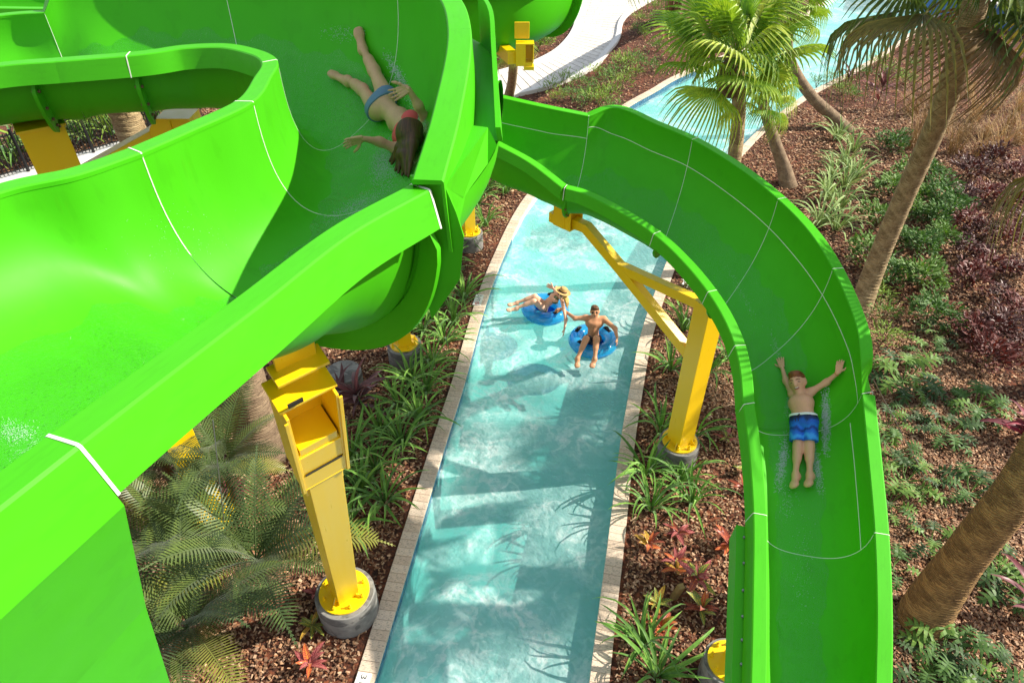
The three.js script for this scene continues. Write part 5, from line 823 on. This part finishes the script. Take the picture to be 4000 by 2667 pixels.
// --- woman sliding on her back
{
  const on = (x, y, l) => onFlume(hairpin, x, y, l), o = thing('person', 'person sliding on their back in grey blue and coral swimwear, arms raised', 'person', 'slide riders');
  const hipL = on(1497, 462, 0.11), hipR = on(1538, 398, 0.11), pel = lerpV(hipL, hipR, 0.5), kneeR = on(1488, 292, 0.09), ankR = on(1434, 196, 0.055), toeR = on(1424, 112, 0.08), kneeL = on(1440, 376, 0.1), ankL = on(1372, 322, 0.06), toeL = on(1309, 288, 0.1);
  const up = V(0, 1, 0), axis = V(0, -SN, -CS), lat = hipR.clone().sub(hipL).normalize();
  // upper body raised towards the lens: bearings from the photograph, depth stepped nearer along the torso
  const atDepth = (px, py, ref, nearer) => { const d0 = ref.clone().sub(camera.position).dot(axis) - nearer, q = P(px, py, 1).sub(camera.position); return camera.position.clone().addScaledVector(q, d0 / q.dot(axis)); };
  const waist = atDepth(1556, 468, pel, 0.13), chest = atDepth(1590, 508, pel, 0.26), neck = atDepth(1606, 540, pel, 0.4), head = atDepth(1594, 512, pel, 0.58), fwd = neck.clone().sub(pel).normalize();
  const shL = atDepth(1556, 584, pel, 0.37), shR = atDepth(1672, 482, pel, 0.37);
  const elL = atDepth(1482, 553, pel, 0.47), wrL = atDepth(1416, 541, pel, 0.6), elR = atDepth(1634, 412, pel, 0.56), wrR = atDepth(1595, 346, pel, 0.68);
  const b = [bone(pel.clone().addScaledVector(lat, -0.075), pel.clone().addScaledVector(lat, 0.075), 0.098, 0.098), bone(pel, waist, 0.105, 0.088), blob(waist, 0.125, 0.085, 0.11, new THREE.Quaternion().setFromUnitVectors(V(1, 0, 0), lat)), bone(waist, chest, 0.095, 0.105), bone(chest.clone().addScaledVector(lat, -0.07), chest.clone().addScaledVector(lat, 0.07), 0.098, 0.098), bone(shL, shR, 0.055, 0.055), bone(chest, neck, 0.08, 0.05), bone(neck, head, 0.048, 0.05), blob(head, 0.075, 0.105, 0.09),
    bone(hipL, kneeL, 0.088, 0.056), bone(kneeL, ankL, 0.056, 0.034), bone(hipR, kneeR, 0.088, 0.056), bone(kneeR, ankR, 0.056, 0.034), bone(lerpV(kneeL, ankL, 0.1), lerpV(kneeL, ankL, 0.5), 0.05, 0.048), bone(lerpV(kneeR, ankR, 0.1), lerpV(kneeR, ankR, 0.5), 0.05, 0.048),
    bone(shL, elL, 0.05, 0.038), bone(elL, wrL, 0.038, 0.025), bone(shR, elR, 0.05, 0.038), bone(elR, wrR, 0.038, 0.025), ...footBones(ankL, toeL, up, 1), ...footBones(ankR, toeR, up, 1)];
  const hands = [handBones(wrL, atDepth(1330, 564, pel, 0.62).sub(wrL), V(0, -0.4, 0.9), -1, 1.05, 0.12, 1.3), handBones(wrR, atDepth(1535, 372, pel, 0.66).sub(wrR), V(-0.2, 0.3, 0.9), 1, 1.05, 0.2, 1.2)];
  part('body', merge([netMesh(b, 0.05, 0.012), ...hands.map((h) => netMesh(h, 0.012, 0.0045))]), M.skinWoman, o);
  part('swim_bottom', netMesh([bone(pel.clone().addScaledVector(lat, -0.078), pel.clone().addScaledVector(lat, 0.078), 0.112, 0.112), bone(pel, waist, 0.116, 0.1), bone(hipL, lerpV(hipL, kneeL, 0.08), 0.098, 0.096), bone(hipR, lerpV(hipR, kneeR, 0.08), 0.098, 0.096)], 0.05, 0.009, (x, y, z) => { const d = (x - pel.x) * fwd.x + (y - pel.y) * fwd.y + (z - pel.z) * fwd.z; return Math.max(d - 0.06, -d - 0.03); }), M.blueBrief, o);
  part('swim_top', netMesh([bone(chest.clone().addScaledVector(lat, -0.075), chest.clone().addScaledVector(lat, 0.075), 0.106, 0.106), blob(chest.clone().addScaledVector(lat, -0.07).add(V(0, 0.07, 0)), 0.07, 0.06, 0.07), blob(chest.clone().addScaledVector(lat, 0.07).add(V(0, 0.07, 0)), 0.07, 0.06, 0.07), bone(shL, lerpV(shL, elL, 0.1), 0.058, 0.056), bone(shR, lerpV(shR, elR, 0.12), 0.058, 0.056)], 0.04, 0.009, (x, y, z) => { const d = (x - chest.x) * fwd.x + (y - chest.y) * fwd.y + (z - chest.z) * fwd.z; return Math.max(d - 0.12, -d - 0.07); }), M.coral, o);
  // hair: cap plus long locks swept behind the head onto the wet slide
  const hb = [blob(head.clone().addScaledVector(fwd, 0.02), 0.12, 0.13, 0.12), blob(head.clone().addScaledVector(fwd, 0.06).addScaledVector(lat, -0.02), 0.12, 0.11, 0.11)];
  const ends = [on(1560, 680, 0.02), on(1590, 690, 0.02), on(1535, 650, 0.03), on(1605, 660, 0.03), on(1620, 620, 0.05), on(1575, 690, 0.02), on(1548, 672, 0.02), on(1600, 695, 0.02), on(1528, 640, 0.03)];
  ends.forEach((e, k) => { const s0 = head.clone().addScaledVector(fwd, 0.07).addScaledVector(lat, (k - 4) * 0.022), m = lerpV(s0, e, 0.45).add(V(0, 0.03, 0)).addScaledVector(lat, (k - 4) * 0.006); hb.push(bone(s0, m, 0.055, 0.045), bone(m, e, 0.045, 0.012)); });
  part('hair', netMesh(hb, 0.03, 0.008), M.hairBrown, o);
}
// --- faces
function face(o, head, R, q, s, opt) { // q: face orientation, +z forward, +y up
  const at = (x, y, z) => head.clone().add(V(x * s, y * s, z * s).applyQuaternion(q)), put = (n, g, m, x, y, z) => { const k = part(n, g, m, o); k.position.copy(at(x, y, z)); k.quaternion.copy(q); return k; };
  if (opt.glasses) { for (const sx of [-1, 1]) put('sunglass_lens', new THREE.SphereGeometry(0.028 * s, 14, 10).scale(1, 0.8, 0.45), M.black, sx * 0.033, 0.012, 0.088); const br = part('sunglass_frame', merge([tubeGeo([at(-0.08, 0.018, 0.03), at(-0.04, 0.026, 0.094), at(0, 0.02, 0.102), at(0.04, 0.026, 0.094), at(0.08, 0.018, 0.03)], [0.004 * s], 6, 16)]), M.black, o); }
  else for (const sx of [-1, 1]) { part('eye', tubeGeo([at(sx * 0.018, 0.008, 0.089), at(sx * 0.034, 0.013, 0.088), at(sx * 0.05, 0.006, 0.078)], [0.0035 * s, 0.005 * s, 0.0035 * s], 6, 8), M.eye, o); }
  for (const sx of [-1, 1]) part('eyebrow', tubeGeo([at(sx * 0.014, 0.034, 0.091), at(sx * 0.034, 0.042, 0.088), at(sx * 0.054, 0.034, 0.074)], [0.004 * s, 0.005 * s, 0.003 * s], 6, 8), M.brow, o);
  put('mouth', new THREE.SphereGeometry(0.027 * s, 14, 10).scale(1, opt.open ? 0.62 : 0.4, 0.4), M.lip, 0, -0.052, 0.083); put('teeth', new THREE.SphereGeometry(0.021 * s, 12, 8).scale(1, 0.3, 0.4), M.tooth, 0, -0.045, 0.0875);
}
const headPrims = (h, q, s) => { const at = (x, y, z) => h.clone().add(V(x * s, y * s, z * s).applyQuaternion(q)); return [blob(h.clone().add(V(0, 0.02 * s, -0.005 * s).applyQuaternion(q)), 0.078 * s, 0.098 * s, 0.094 * s, q), bone(at(0, -0.02, 0.03), at(0, -0.085, 0.05), 0.06 * s, 0.032 * s), bone(at(0, 0.012, 0.088), at(0, -0.018, 0.108), 0.010 * s, 0.014 * s), blob(at(-0.08, -0.005, 0), 0.012 * s, 0.03 * s, 0.02 * s, q), blob(at(0.08, -0.005, 0), 0.012 * s, 0.03 * s, 0.02 * s, q)]; };
const hairCap = (h, q, s, front = 0.035) => netMesh([blob(h.clone().add(V(0, 0.03 * s, -0.012 * s).applyQuaternion(q)), 0.086 * s, 0.1 * s, 0.1 * s, q), blob(h.clone().add(V(0.01 * s, 0.1 * s, 0.03 * s).applyQuaternion(q)), 0.06 * s, 0.03 * s, 0.055 * s, q), blob(h.clone().add(V(-0.03 * s, 0.095 * s, 0.0).applyQuaternion(q)), 0.045 * s, 0.034 * s, 0.06 * s, q)], 0.02, 0.006, (() => { const inv = q.clone().invert(), t = V(0, 0, 0); return (x, y, z) => { t.set(x - h.x, y - h.y, z - h.z).applyQuaternion(inv); return front * s - t.y + Math.max(-0.5 * s, (t.z - 0.02 * s) * 0.55) * 1.0 - 0.012 * s * Math.sin(t.x * 190 / s) * 0.3; }; })());
// --- boy on the curving slide
{
  const on = (x, y, l) => onFlume(boySlide, x, y, l), o = thing('person', 'laughing child in blue banded swim shorts sliding feet first, arms spread', 'person', 'slide riders');
  const hipL = on(3121, 1652, 0.1), hipR = on(3172, 1650, 0.1), pel = lerpV(hipL, hipR, 0.5), chest = on(3143, 1590, 0.12), neck = on(3140, 1553, 0.13), head = on(3134, 1517, 0.19);
  const shL = on(3104, 1556, 0.1), shR = on(3184, 1546, 0.1), elL = on(3074, 1495, 0.06), wrL = on(3058, 1440, 0.045), elR = on(3244, 1500, 0.06), wrR = on(3290, 1460, 0.05), kL = on(3116, 1757, 0.085), kR = on(3164, 1756, 0.085), aL = on(3107, 1862, 0.055), aR = on(3164, 1862, 0.055), tL = on(3088, 1905, 0.13), tR = on(3148, 1900, 0.13);
  const lat = shR.clone().sub(shL).normalize(), sp = neck.clone().sub(pel).normalize(), nrm = lat.clone().cross(sp).normalize(); if (nrm.y < 0) nrm.multiplyScalar(-1);
  const b = [bone(pel.clone().addScaledVector(lat, -0.06), pel.clone().addScaledVector(lat, 0.06), 0.088, 0.088), bone(pel, chest, 0.09, 0.095), bone(pel.clone().addScaledVector(lat, -0.045), chest.clone().addScaledVector(lat, -0.05), 0.078, 0.084), bone(pel.clone().addScaledVector(lat, 0.045), chest.clone().addScaledVector(lat, 0.05), 0.078, 0.084), bone(chest.clone().addScaledVector(lat, -0.065), chest.clone().addScaledVector(lat, 0.065), 0.085, 0.085), bone(shL, shR, 0.05, 0.05), bone(chest, neck, 0.08, 0.045), bone(neck, head, 0.04, 0.045), bone(hipL, kL, 0.075, 0.05), bone(kL, aL, 0.05, 0.031), bone(hipR, kR, 0.075, 0.05), bone(kR, aR, 0.05, 0.031), bone(lerpV(kL, aL, 0.12), lerpV(kL, aL, 0.45), 0.044, 0.042), bone(lerpV(kR, aR, 0.12), lerpV(kR, aR, 0.45), 0.044, 0.042), bone(shL, elL, 0.043, 0.034), bone(elL, wrL, 0.034, 0.022), bone(shR, elR, 0.043, 0.034), bone(elR, wrR, 0.034, 0.022), ...footBones(aL, tL, sp, 0.92), ...footBones(aR, tR, sp, 0.92)];
  const zf = camera.position.clone().sub(head).normalize().lerp(nrm, 0.45).addScaledVector(sp, -0.25).addScaledVector(lat, -0.15).normalize(), yf = sp.clone().addScaledVector(zf, -sp.dot(zf)).normalize(), q = new THREE.Quaternion().setFromRotationMatrix(new THREE.Matrix4().makeBasis(yf.clone().cross(zf), yf, zf)), HS = 1.14;
  const hands = [handBones(wrL, wrL.clone().sub(elL).add(V(0.01, 0, 0)), nrm.clone().multiplyScalar(-1), 1, 0.92, 0.05, 1.3), handBones(wrR, wrR.clone().sub(elR).multiplyScalar(0.4).add(sp.clone().multiplyScalar(0.13)), nrm.clone().multiplyScalar(-1), -1, 0.92, 0.06, 0.6)];
  part('body', merge([netMesh([...b, ...headPrims(head, q, HS)], 0.045, 0.0095), ...hands.map((h) => netMesh(h, 0.012, 0.0045))]), M.skinBoy, o);
  part('hair', hairCap(head, q, HS), M.hairRed, o); face(o, head, 0.1, q, HS, { open: true });
  M.shorts = std({ map: (() => { const c = document.createElement('canvas'); c.width = 64; c.height = 256; const x = c.getContext('2d'), st = [['#101a2c', 0], ['#102a5c', 0.14], ['#1a5cc0', 0.3], ['#1f6fd4', 0.45], ['#123a86', 0.56], ['#1c66cc', 0.68], ['#3a9ae8', 0.82], ['#1a5cc0', 1]]; for (let y = 0; y < 256; y++) for (let k = 0; k < 64; k++) { const t = cl(y / 256 + 0.05 * Math.sin(k * 0.21 + y * 0.03) + 0.03 * Math.sin(k * 0.53 + 1) + 0.015 * Math.sin(k * 1.7 + y * 0.2)); let i = 0; while (i < st.length - 1 && st[i + 1][1] < t) i++; const a = new THREE.Color(st[i][0]), b2 = new THREE.Color(st[Math.min(i + 1, st.length - 1)][0]), f = smooth(0.05, 0.95, (t - st[i][1]) / Math.max(0.01, (st[Math.min(i + 1, st.length - 1)][1] - st[i][1]))); x.fillStyle = '#' + a.lerp(b2, f).getHexString(); x.fillRect(k, y, 1, 1); } const t = new THREE.CanvasTexture(c); t.colorSpace = THREE.SRGBColorSpace; t.flipY = false; return t; })(), roughness: 0.75 });
  const waist = lerpV(pel, chest, 0.3), hem = lerpV(kL, kR, 0.5), L = waist.distanceTo(hem), down2 = hem.clone().sub(waist).normalize();
  const shortsG = netMesh([bone(waist.clone().addScaledVector(lat, -0.055), waist.clone().addScaledVector(lat, 0.055), 0.106, 0.106), bone(pel.clone().addScaledVector(lat, -0.06), pel.clone().addScaledVector(lat, 0.06), 0.112, 0.112), bone(hipL, lerpV(hipL, kL, 0.85).addScaledVector(lat, -0.016), 0.086, 0.084), bone(hipR, lerpV(hipR, kR, 0.85).addScaledVector(lat, 0.016), 0.086, 0.084)], 0.012, 0.007, (x, y, z) => { const d = (x - waist.x) * down2.x + (y - waist.y) * down2.y + (z - waist.z) * down2.z; return Math.max(-d, d - L * 0.84); });
  { const p = shortsG.attributes.position, u = shortsG.attributes.uv; for (let i = 0; i < p.count; i++) { const d = V(p.getX(i), p.getY(i), p.getZ(i)).sub(waist); u.setXY(i, d.dot(lat) * 2.2 + 0.5, cl(d.dot(down2) / (L * 0.86))); } }
  part('swim_shorts', shortsG, M.shorts, o);
  part('waistband', netMesh([bone(waist.clone().addScaledVector(lat, -0.056), waist.clone().addScaledVector(lat, 0.056), 0.109, 0.109)], 0.03, 0.008, (x, y, z) => { const d = (x - waist.x) * down2.x + (y - waist.y) * down2.y + (z - waist.z) * down2.z; return Math.max(-d - 0.012, d - 0.02); }), M.white, o);
  for (const s of [-1, 1]) part('drawstring', tubeGeo([waist.clone().addScaledVector(nrm, 0.112), waist.clone().addScaledVector(nrm, 0.118).addScaledVector(down2, 0.04).addScaledVector(lat, s * 0.012 - 0.03), waist.clone().addScaledVector(nrm, 0.118).addScaledVector(down2, 0.09).addScaledVector(lat, s * 0.016 - 0.03)], [0.005], 5, 6), M.darkShort, o);
  const wl = lerpV(wrR, elR, 0.12), wd = wrR.clone().sub(elR).normalize(); const band = part('wristband', new THREE.TorusGeometry(0.026, 0.005, 8, 20), std({ color: rgb(0.55, 0.22, 0.05), roughness: 0.6 }), o); band.position.copy(wl); band.quaternion.setFromUnitVectors(V(0, 0, 1), wd);
}
// --- swim tubes
M.tube = phy({ color: rgb(0.04, 0.55, 0.92), roughness: 0.06, transmission: 0.62, thickness: 0, clearcoat: 1, clearcoatRoughness: 0.05, side: THREE.DoubleSide });
function swimTube(c, R, r, label, tilt, handles) {
  const o = thing('swim_tube', label, 'swim tube', 'clear blue swim tubes', c); o.rotation.set(tilt[0], tilt[1], tilt[2]);
  const mb = new MB(); mb.grid((u, v) => { const a = u * 6.28318, b = v * 6.28318, w = 1 + 0.012 * Math.sin(a * 22) * Math.max(0, Math.cos(b)), x = R + r * w * Math.cos(b); return V(Math.cos(a) * x, r * 0.92 * w * Math.sin(b), -Math.sin(a) * x); }, 96, 28);
  part('ring', mb.build(), M.tube, o);
  part('seam_band', new THREE.TorusGeometry(R + r * 1.005, 0.006, 6, 90).rotateX(Math.PI / 2), M.tube, o);
  for (const a of handles) { const g = new MB(); const ca = Math.cos(a), sa = Math.sin(a); const h = part('handle', tubeGeo([-0.085, -0.045, 0, 0.045, 0.085].map((t, i) => V(ca * (R + 0.01) - sa * t, r * 0.92 + [0.0, 0.038, 0.05, 0.038, 0.0][i], -sa * (R + 0.01) - ca * t)), [0.016, 0.02, 0.022, 0.02, 0.016], 10, 14), M.black, o); const pl = part('patch', new RoundedBoxGeometry(0.09, 0.012, 0.22, 2, 0.005), M.black, h); pl.position.set(ca * (R + 0.01), r * 0.92 + 0.002, -sa * (R + 0.01)); pl.rotation.y = a; }
  part('headrest_panel', new THREE.CylinderGeometry(R - r * 0.75, R - r * 0.8, 0.012, 40), phy({ color: rgb(0.01, 0.1, 0.42), roughness: 0.2, transmission: 0.3, thickness: 0 }), o).position.y = -r * 0.55;
  return o;
}
const manC = GP(2317, 1330, -0.16), womC = GP(2130, 1207, -0.16);
swimTube(manC, 0.385, 0.165, 'clear blue swim tube carrying the person with bare chest', [0.02, 0.3, 0], [0.28, 2.25, 3.6]);
swimTube(womC, 0.395, 0.17, 'clear blue swim tube carrying the person in a straw hat', [0, 0, -0.03], [-0.88, 1.15]);
const womanHandle = womC.clone().add(V(Math.cos(-0.88) * 0.405, 0.19, -Math.sin(-0.88) * 0.405));
{ // man
  const o = thing('person', 'bare chested person with sunglasses sitting in a swim tube, reaching sideways', 'person', 'people floating in tubes'), c = manC, L = (x, y, z) => c.clone().add(V(x, y, z));
  const pel = L(-0.02, 0.06, 0.03), chest = L(0.0, 0.40, -0.10), neck = L(0.01, 0.62, -0.15), head = GP(2324, 1216, 0.66), shL = L(-0.19, 0.55, -0.12), shR = L(0.21, 0.52, -0.12), elL = GP(2246, 1243, 0.36), wrL = womanHandle.clone().add(V(0.10, 0.05, 0.0)), elR = GP(2403, 1283, 0.3), wrR = GP(2411, 1318, 0.2), hipL = L(-0.11, 0.08, 0.06), hipR = L(0.08, 0.08, 0.06), kL = GP(2290, 1322, 0.36), kR = GP(2330, 1322, 0.36), aL = GP(2256, 1400, 0.06), aR = GP(2324, 1402, 0.06), tL = GP(2256, 1428, 0.0), tR = GP(2314, 1429, 0.0);
  const q = new THREE.Quaternion().setFromEuler(new THREE.Euler(-0.15, -0.12, 0.05));
  const b = [bone(L(-0.1, 0.06, 0.02), L(0.07, 0.06, 0.02), 0.105, 0.105), bone(pel, chest, 0.115, 0.13), bone(L(-0.09, 0.42, -0.1), L(0.1, 0.41, -0.1), 0.105, 0.105), bone(L(-0.11, 0.46, -0.075), L(-0.03, 0.44, -0.06), 0.07, 0.07), bone(L(0.12, 0.45, -0.075), L(0.04, 0.44, -0.06), 0.07, 0.07), bone(shL, shR, 0.068, 0.068), bone(chest, neck, 0.09, 0.06), bone(neck, head, 0.055, 0.055), bone(hipL, kL, 0.09, 0.062), bone(kL, aL, 0.058, 0.04), bone(lerpV(kL, aL, 0.1), lerpV(kL, aL, 0.45), 0.055, 0.052), bone(hipR, kR, 0.09, 0.062), bone(kR, aR, 0.058, 0.04), bone(lerpV(kR, aR, 0.1), lerpV(kR, aR, 0.45), 0.055, 0.052), bone(shL, elL, 0.06, 0.045), bone(elL, wrL, 0.045, 0.03), bone(shR, elR, 0.062, 0.047), bone(elR, wrR, 0.046, 0.031), ...footBones(aL, tL, V(0, 0.8, 0.6), 1.1), ...footBones(aR, tR, V(0, 0.8, 0.6), 1.1), ...headPrims(head, q, 1.08)];
  const hands = [handBones(wrL, womanHandle.clone().sub(wrL).add(V(-0.05, 0.02, 0)), V(0, -1, 0.2), 1, 1.1, 0.55, 0.8), handBones(wrR, V(0.0, -0.55, 0.5), V(-1, -0.2, 0), -1, 1.1, 0.2, 1)];
  part('body', merge([netMesh(b, 0.05, 0.012), ...hands.map((h) => netMesh(h, 0.012, 0.005))]), M.skinMan, o);
  part('hair', hairCap(head, q, 1.1, 0.03), M.hairMan, o); face(o, head, 0.1, q, 1.08, { glasses: true });
  part('swim_shorts', netMesh([bone(L(-0.1, 0.07, 0.02), L(0.07, 0.07, 0.02), 0.115, 0.115), bone(hipL, lerpV(hipL, kL, 0.7), 0.1, 0.086), bone(hipR, lerpV(hipR, kR, 0.7), 0.1, 0.086)], 0.03, 0.011), M.darkShort, o);
}
{ // woman
  const o = thing('person', 'person in straw hat, sunglasses and olive bikini top reclining in a swim tube', 'person', 'people floating in tubes'), c = womC, L = (x, y, z) => c.clone().add(V(x, y, z));
  const pel = L(-0.04, 0.08, 0.0), chest = L(0.2, 0.32, -0.02), neck = L(0.33, 0.50, -0.05), head = GP(2196, 1148, 0.58), shN = L(0.36, 0.42, 0.13), shF = L(0.25, 0.46, -0.2), elN = GP(2211, 1247, 0.2), wrN = GP(2205, 1284, 0.08), elF = GP(2172, 1138, 0.42), wrF = GP(2160, 1125, 0.45), hipN = L(-0.06, 0.1, 0.1), hipF = L(-0.06, 0.1, -0.09), kN = GP(2086, 1176, 0.36), kF = GP(2090, 1158, 0.34), aN = GP(2018, 1203, 0.2), aF = GP(2020, 1181, 0.2), tN = GP(1982, 1206, 0.22), tF = GP(1987, 1186, 0.22);
  const q = new THREE.Quaternion().setFromEuler(new THREE.Euler(0.05, -0.75, -0.1, 'YXZ'));
  const b = [bone(L(-0.04, 0.08, -0.085), L(-0.04, 0.08, 0.085), 0.1, 0.1), bone(pel, chest, 0.092, 0.1), bone(L(0.2, 0.33, -0.08), L(0.22, 0.32, 0.07), 0.088, 0.088), bone(shN, shF, 0.052, 0.052), bone(chest, neck, 0.075, 0.045), bone(neck, head, 0.043, 0.045), bone(hipN, kN, 0.088, 0.058), bone(kN, aN, 0.054, 0.035), bone(lerpV(kN, aN, 0.1), lerpV(kN, aN, 0.45), 0.05, 0.047), bone(hipF, kF, 0.088, 0.058), bone(kF, aF, 0.054, 0.035), bone(lerpV(kF, aF, 0.1), lerpV(kF, aF, 0.45), 0.05, 0.047), bone(shN, elN, 0.046, 0.036), bone(elN, wrN, 0.036, 0.024), bone(shF, elF, 0.046, 0.036), bone(elF, wrF, 0.036, 0.024), ...footBones(aN, tN, V(-0.2, 1, 0.3), 0.98), ...footBones(aF, tF, V(-0.2, 1, 0.3), 0.98), ...headPrims(head, q, 1.0)];
  const hands = [handBones(wrN, V(-0.1, -0.6, 0.35), V(-1, 0, 0), 1, 1, 0.1, 1), handBones(wrF, V(-0.7, 0.25, -0.3), V(0.2, 0.3, 0.9), 1, 1, 0.12, 1)];
  part('body', merge([netMesh(b, 0.045, 0.0115), ...hands.map((h) => netMesh(h, 0.012, 0.005))]), M.skinFair, o);
  part('bikini_top', netMesh([blob(L(0.21, 0.37, -0.09), 0.075, 0.075, 0.07), blob(L(0.24, 0.355, 0.065), 0.075, 0.075, 0.07), bone(L(0.2, 0.31, -0.09), L(0.22, 0.3, 0.08), 0.08, 0.08)], 0.03, 0.009, (x, y, z) => (x - c.x) * 0.7 + (y - c.y) * 0.7 - 0.47), M.olive, o);
  part('bikini_bottom', netMesh([bone(L(-0.04, 0.08, -0.088), L(-0.04, 0.08, 0.088), 0.106, 0.106)], 0.03, 0.01, (x, y, z) => (x - c.x) - 0.03), M.olive, o);
  const hb = [blob(head.clone().add(V(0.012, 0.02, -0.01)), 0.09, 0.1, 0.095)]; for (let k = 0; k < 9; k++) { const a = -1.5 + k * 0.36, s0 = head.clone().add(V(0.05 * Math.cos(a) + 0.02, -0.01, 0.075 * Math.sin(a))), m = s0.clone().add(V(0.06 * Math.cos(a) + 0.01, -0.15, 0.06 * Math.sin(a))), e = m.clone().add(V(rr(-0.03, 0.03), -0.17, 0.05 * Math.sin(a) + rr(-0.02, 0.03))); hb.push(bone(s0, m, 0.034, 0.026), bone(m, e, 0.026, 0.008)); }
  const inv = q.clone().invert(), t2 = V(0, 0, 0); part('hair', netMesh(hb, 0.02, 0.008, (x, y, z) => { t2.set(x - head.x, y - head.y, z - head.z).applyQuaternion(inv); return t2.z - 0.045; }), M.hairBlond, o); face(o, head, 0.1, q, 1, { glasses: true });
  const hat = new THREE.LatheGeometry([[0.001, 0.135], [0.05, 0.132], [0.078, 0.118], [0.09, 0.07], [0.095, 0.03], [0.098, 0.022], [0.13, 0.012], [0.165, 0.014], [0.185, 0.03], [0.187, 0.034], [0.165, 0.02], [0.13, 0.018], [0.1, 0.026]].map(([x, y]) => new THREE.Vector2(x, y)), 40); const hq = q.clone().multiply(new THREE.Quaternion().setFromEuler(new THREE.Euler(-0.32, 0, -0.1)));
  const hm = part('straw_hat', hat, M.straw, o); hm.position.copy(head).add(V(0, 0.045, -0.006).applyQuaternion(q)); hm.quaternion.copy(hq); const bd = part('hat_band', new THREE.CylinderGeometry(0.0935, 0.0985, 0.032, 36, 1, true), M.darkShort, hm); bd.position.y = 0.043;
}
// --- running water: a clear rippled film on the floor of each trough
M.film = phy({ color: rgb(0.9, 0.97, 0.94), transmission: 1, thickness: 0, ior: 1.33, roughness: 0.05, bumpMap: greyMap((i) => 0.6 * N512b[i] + 0.4 * N512c[i], 1.6, 1.6), bumpScale: 0.03, side: THREE.DoubleSide });
function film(sl, s0, s1, tA, tB, label) {
  const b = new MB(), n = Math.round((s1 - s0) * 10);
  b.grid((u, v) => { const s = s0 + (s1 - s0) * u, e = 0.02 * Math.sin(s * 5.1) + 0.012 * Math.sin(s * 13.7), t = tA(u) + e + (tB(u) - tA(u) - 2 * e * (v > 0.5 ? 0 : 0)) * v, q = sl.F.at(s, t), nn = sl.F.normal(s, t); return q.addScaledVector(nn, -0.004 - 0.006 * Math.sin(Math.PI * v)); }, n, 14, (u, v, q) => [q.x, q.z]);
  const m = part(numbered('water_film'), b.build(), M.film, scene); m.userData.kind = 'stuff'; m.userData.label = label;
}
film(boySlide, 0.1, 18.9, (u) => 0.36, (u) => 0.56 + 0.06 * Math.sin(u * Math.PI), 'running water on the curving slide');
film(hairpin, 0.2, 17.8, (u) => 0.34, (u) => 0.72, 'running water on the hairpin slide');
// --- foam and spray: drops and flecks thrown up by the riders
function spray(name, label, pts) {
  const g = new THREE.IcosahedronGeometry(1, 0), im = new THREE.InstancedMesh(g, M.foam, pts.length), d = new THREE.Object3D(); im.name = numbered(name); im.userData.kind = 'stuff'; im.userData.label = label;
  pts.forEach(([p, s], i) => { d.position.copy(p); d.rotation.set(rr(0, 3), rr(0, 3), rr(0, 3)); d.scale.set(s * rr(0.7, 1.6), s * rr(0.5, 1), s * rr(0.7, 1.6)); d.updateMatrix(); im.setMatrixAt(i, d.matrix); }); scene.add(im); return im;
}
M.foam = phy({ color: rgb(0.78, 0.86, 0.82), roughness: 0.25, transmission: 0.5, thickness: 0 });
{
  const pts = [], put = (sl, x, y, n, sx, sy, s0, s1, ang = 0) => { for (let k = 0; k < n; k++) { const a = rr(-1, 1) * rr(0.2, 1), b = rr(-1, 1) * rr(0.2, 1), px = x + a * sx * Math.cos(ang) - b * sy * Math.sin(ang), py = y + a * sx * Math.sin(ang) + b * sy * Math.cos(ang); pts.push([onFlume(sl, px, py, rr(0.002, 0.012)), rr(s0, s1)]); } };
  put(boySlide, 3228, 1640, 1500, 24, 160, 0.002, 0.0055); put(boySlide, 3058, 1800, 1000, 26, 140, 0.002, 0.0055, 0.15); put(boySlide, 3195, 1830, 600, 22, 120, 0.002, 0.005, -0.15); put(boySlide, 3085, 1560, 300, 14, 90, 0.0015, 0.004, 0.2); put(boySlide, 3075, 1960, 160, 50, 90, 0.0015, 0.004); put(boySlide, 3040, 1380, 220, 20, 120, 0.0015, 0.0035, -0.35); put(boySlide, 3140, 2200, 160, 60, 260, 0.0015, 0.0035); put(boySlide, 2900, 1150, 160, 22, 150, 0.0015, 0.0035, -0.5);
  spray('foam_streaks', 'white foam streaks around the sliding child', pts);
  const p2 = []; const save = pts.length; pts.length = 0;
  put(hairpin, 1560, 300, 800, 26, 130, 0.0018, 0.0045, -0.5); put(hairpin, 1500, 640, 1300, 70, 110, 0.0015, 0.004, 0.2); put(hairpin, 1400, 800, 900, 170, 40, 0.0012, 0.0035, -0.5); put(hairpin, 1330, 130, 260, 110, 40, 0.0012, 0.0035, 0.1); put(hairpin, 1340, 450, 260, 120, 160, 0.001, 0.0026, 0.6); put(hairpin, 1640, 460, 160, 20, 90, 0.0018, 0.004, -0.6); put(hairpin, 60, 1690, 420, 100, 60, 0.0008, 0.002); put(hairpin, 700, 950, 130, 300, 200, 0.0008, 0.0018);
  spray('foam_streaks', 'white foam streaks around the person sliding on their back', pts);
}
renderer.render(scene, camera);
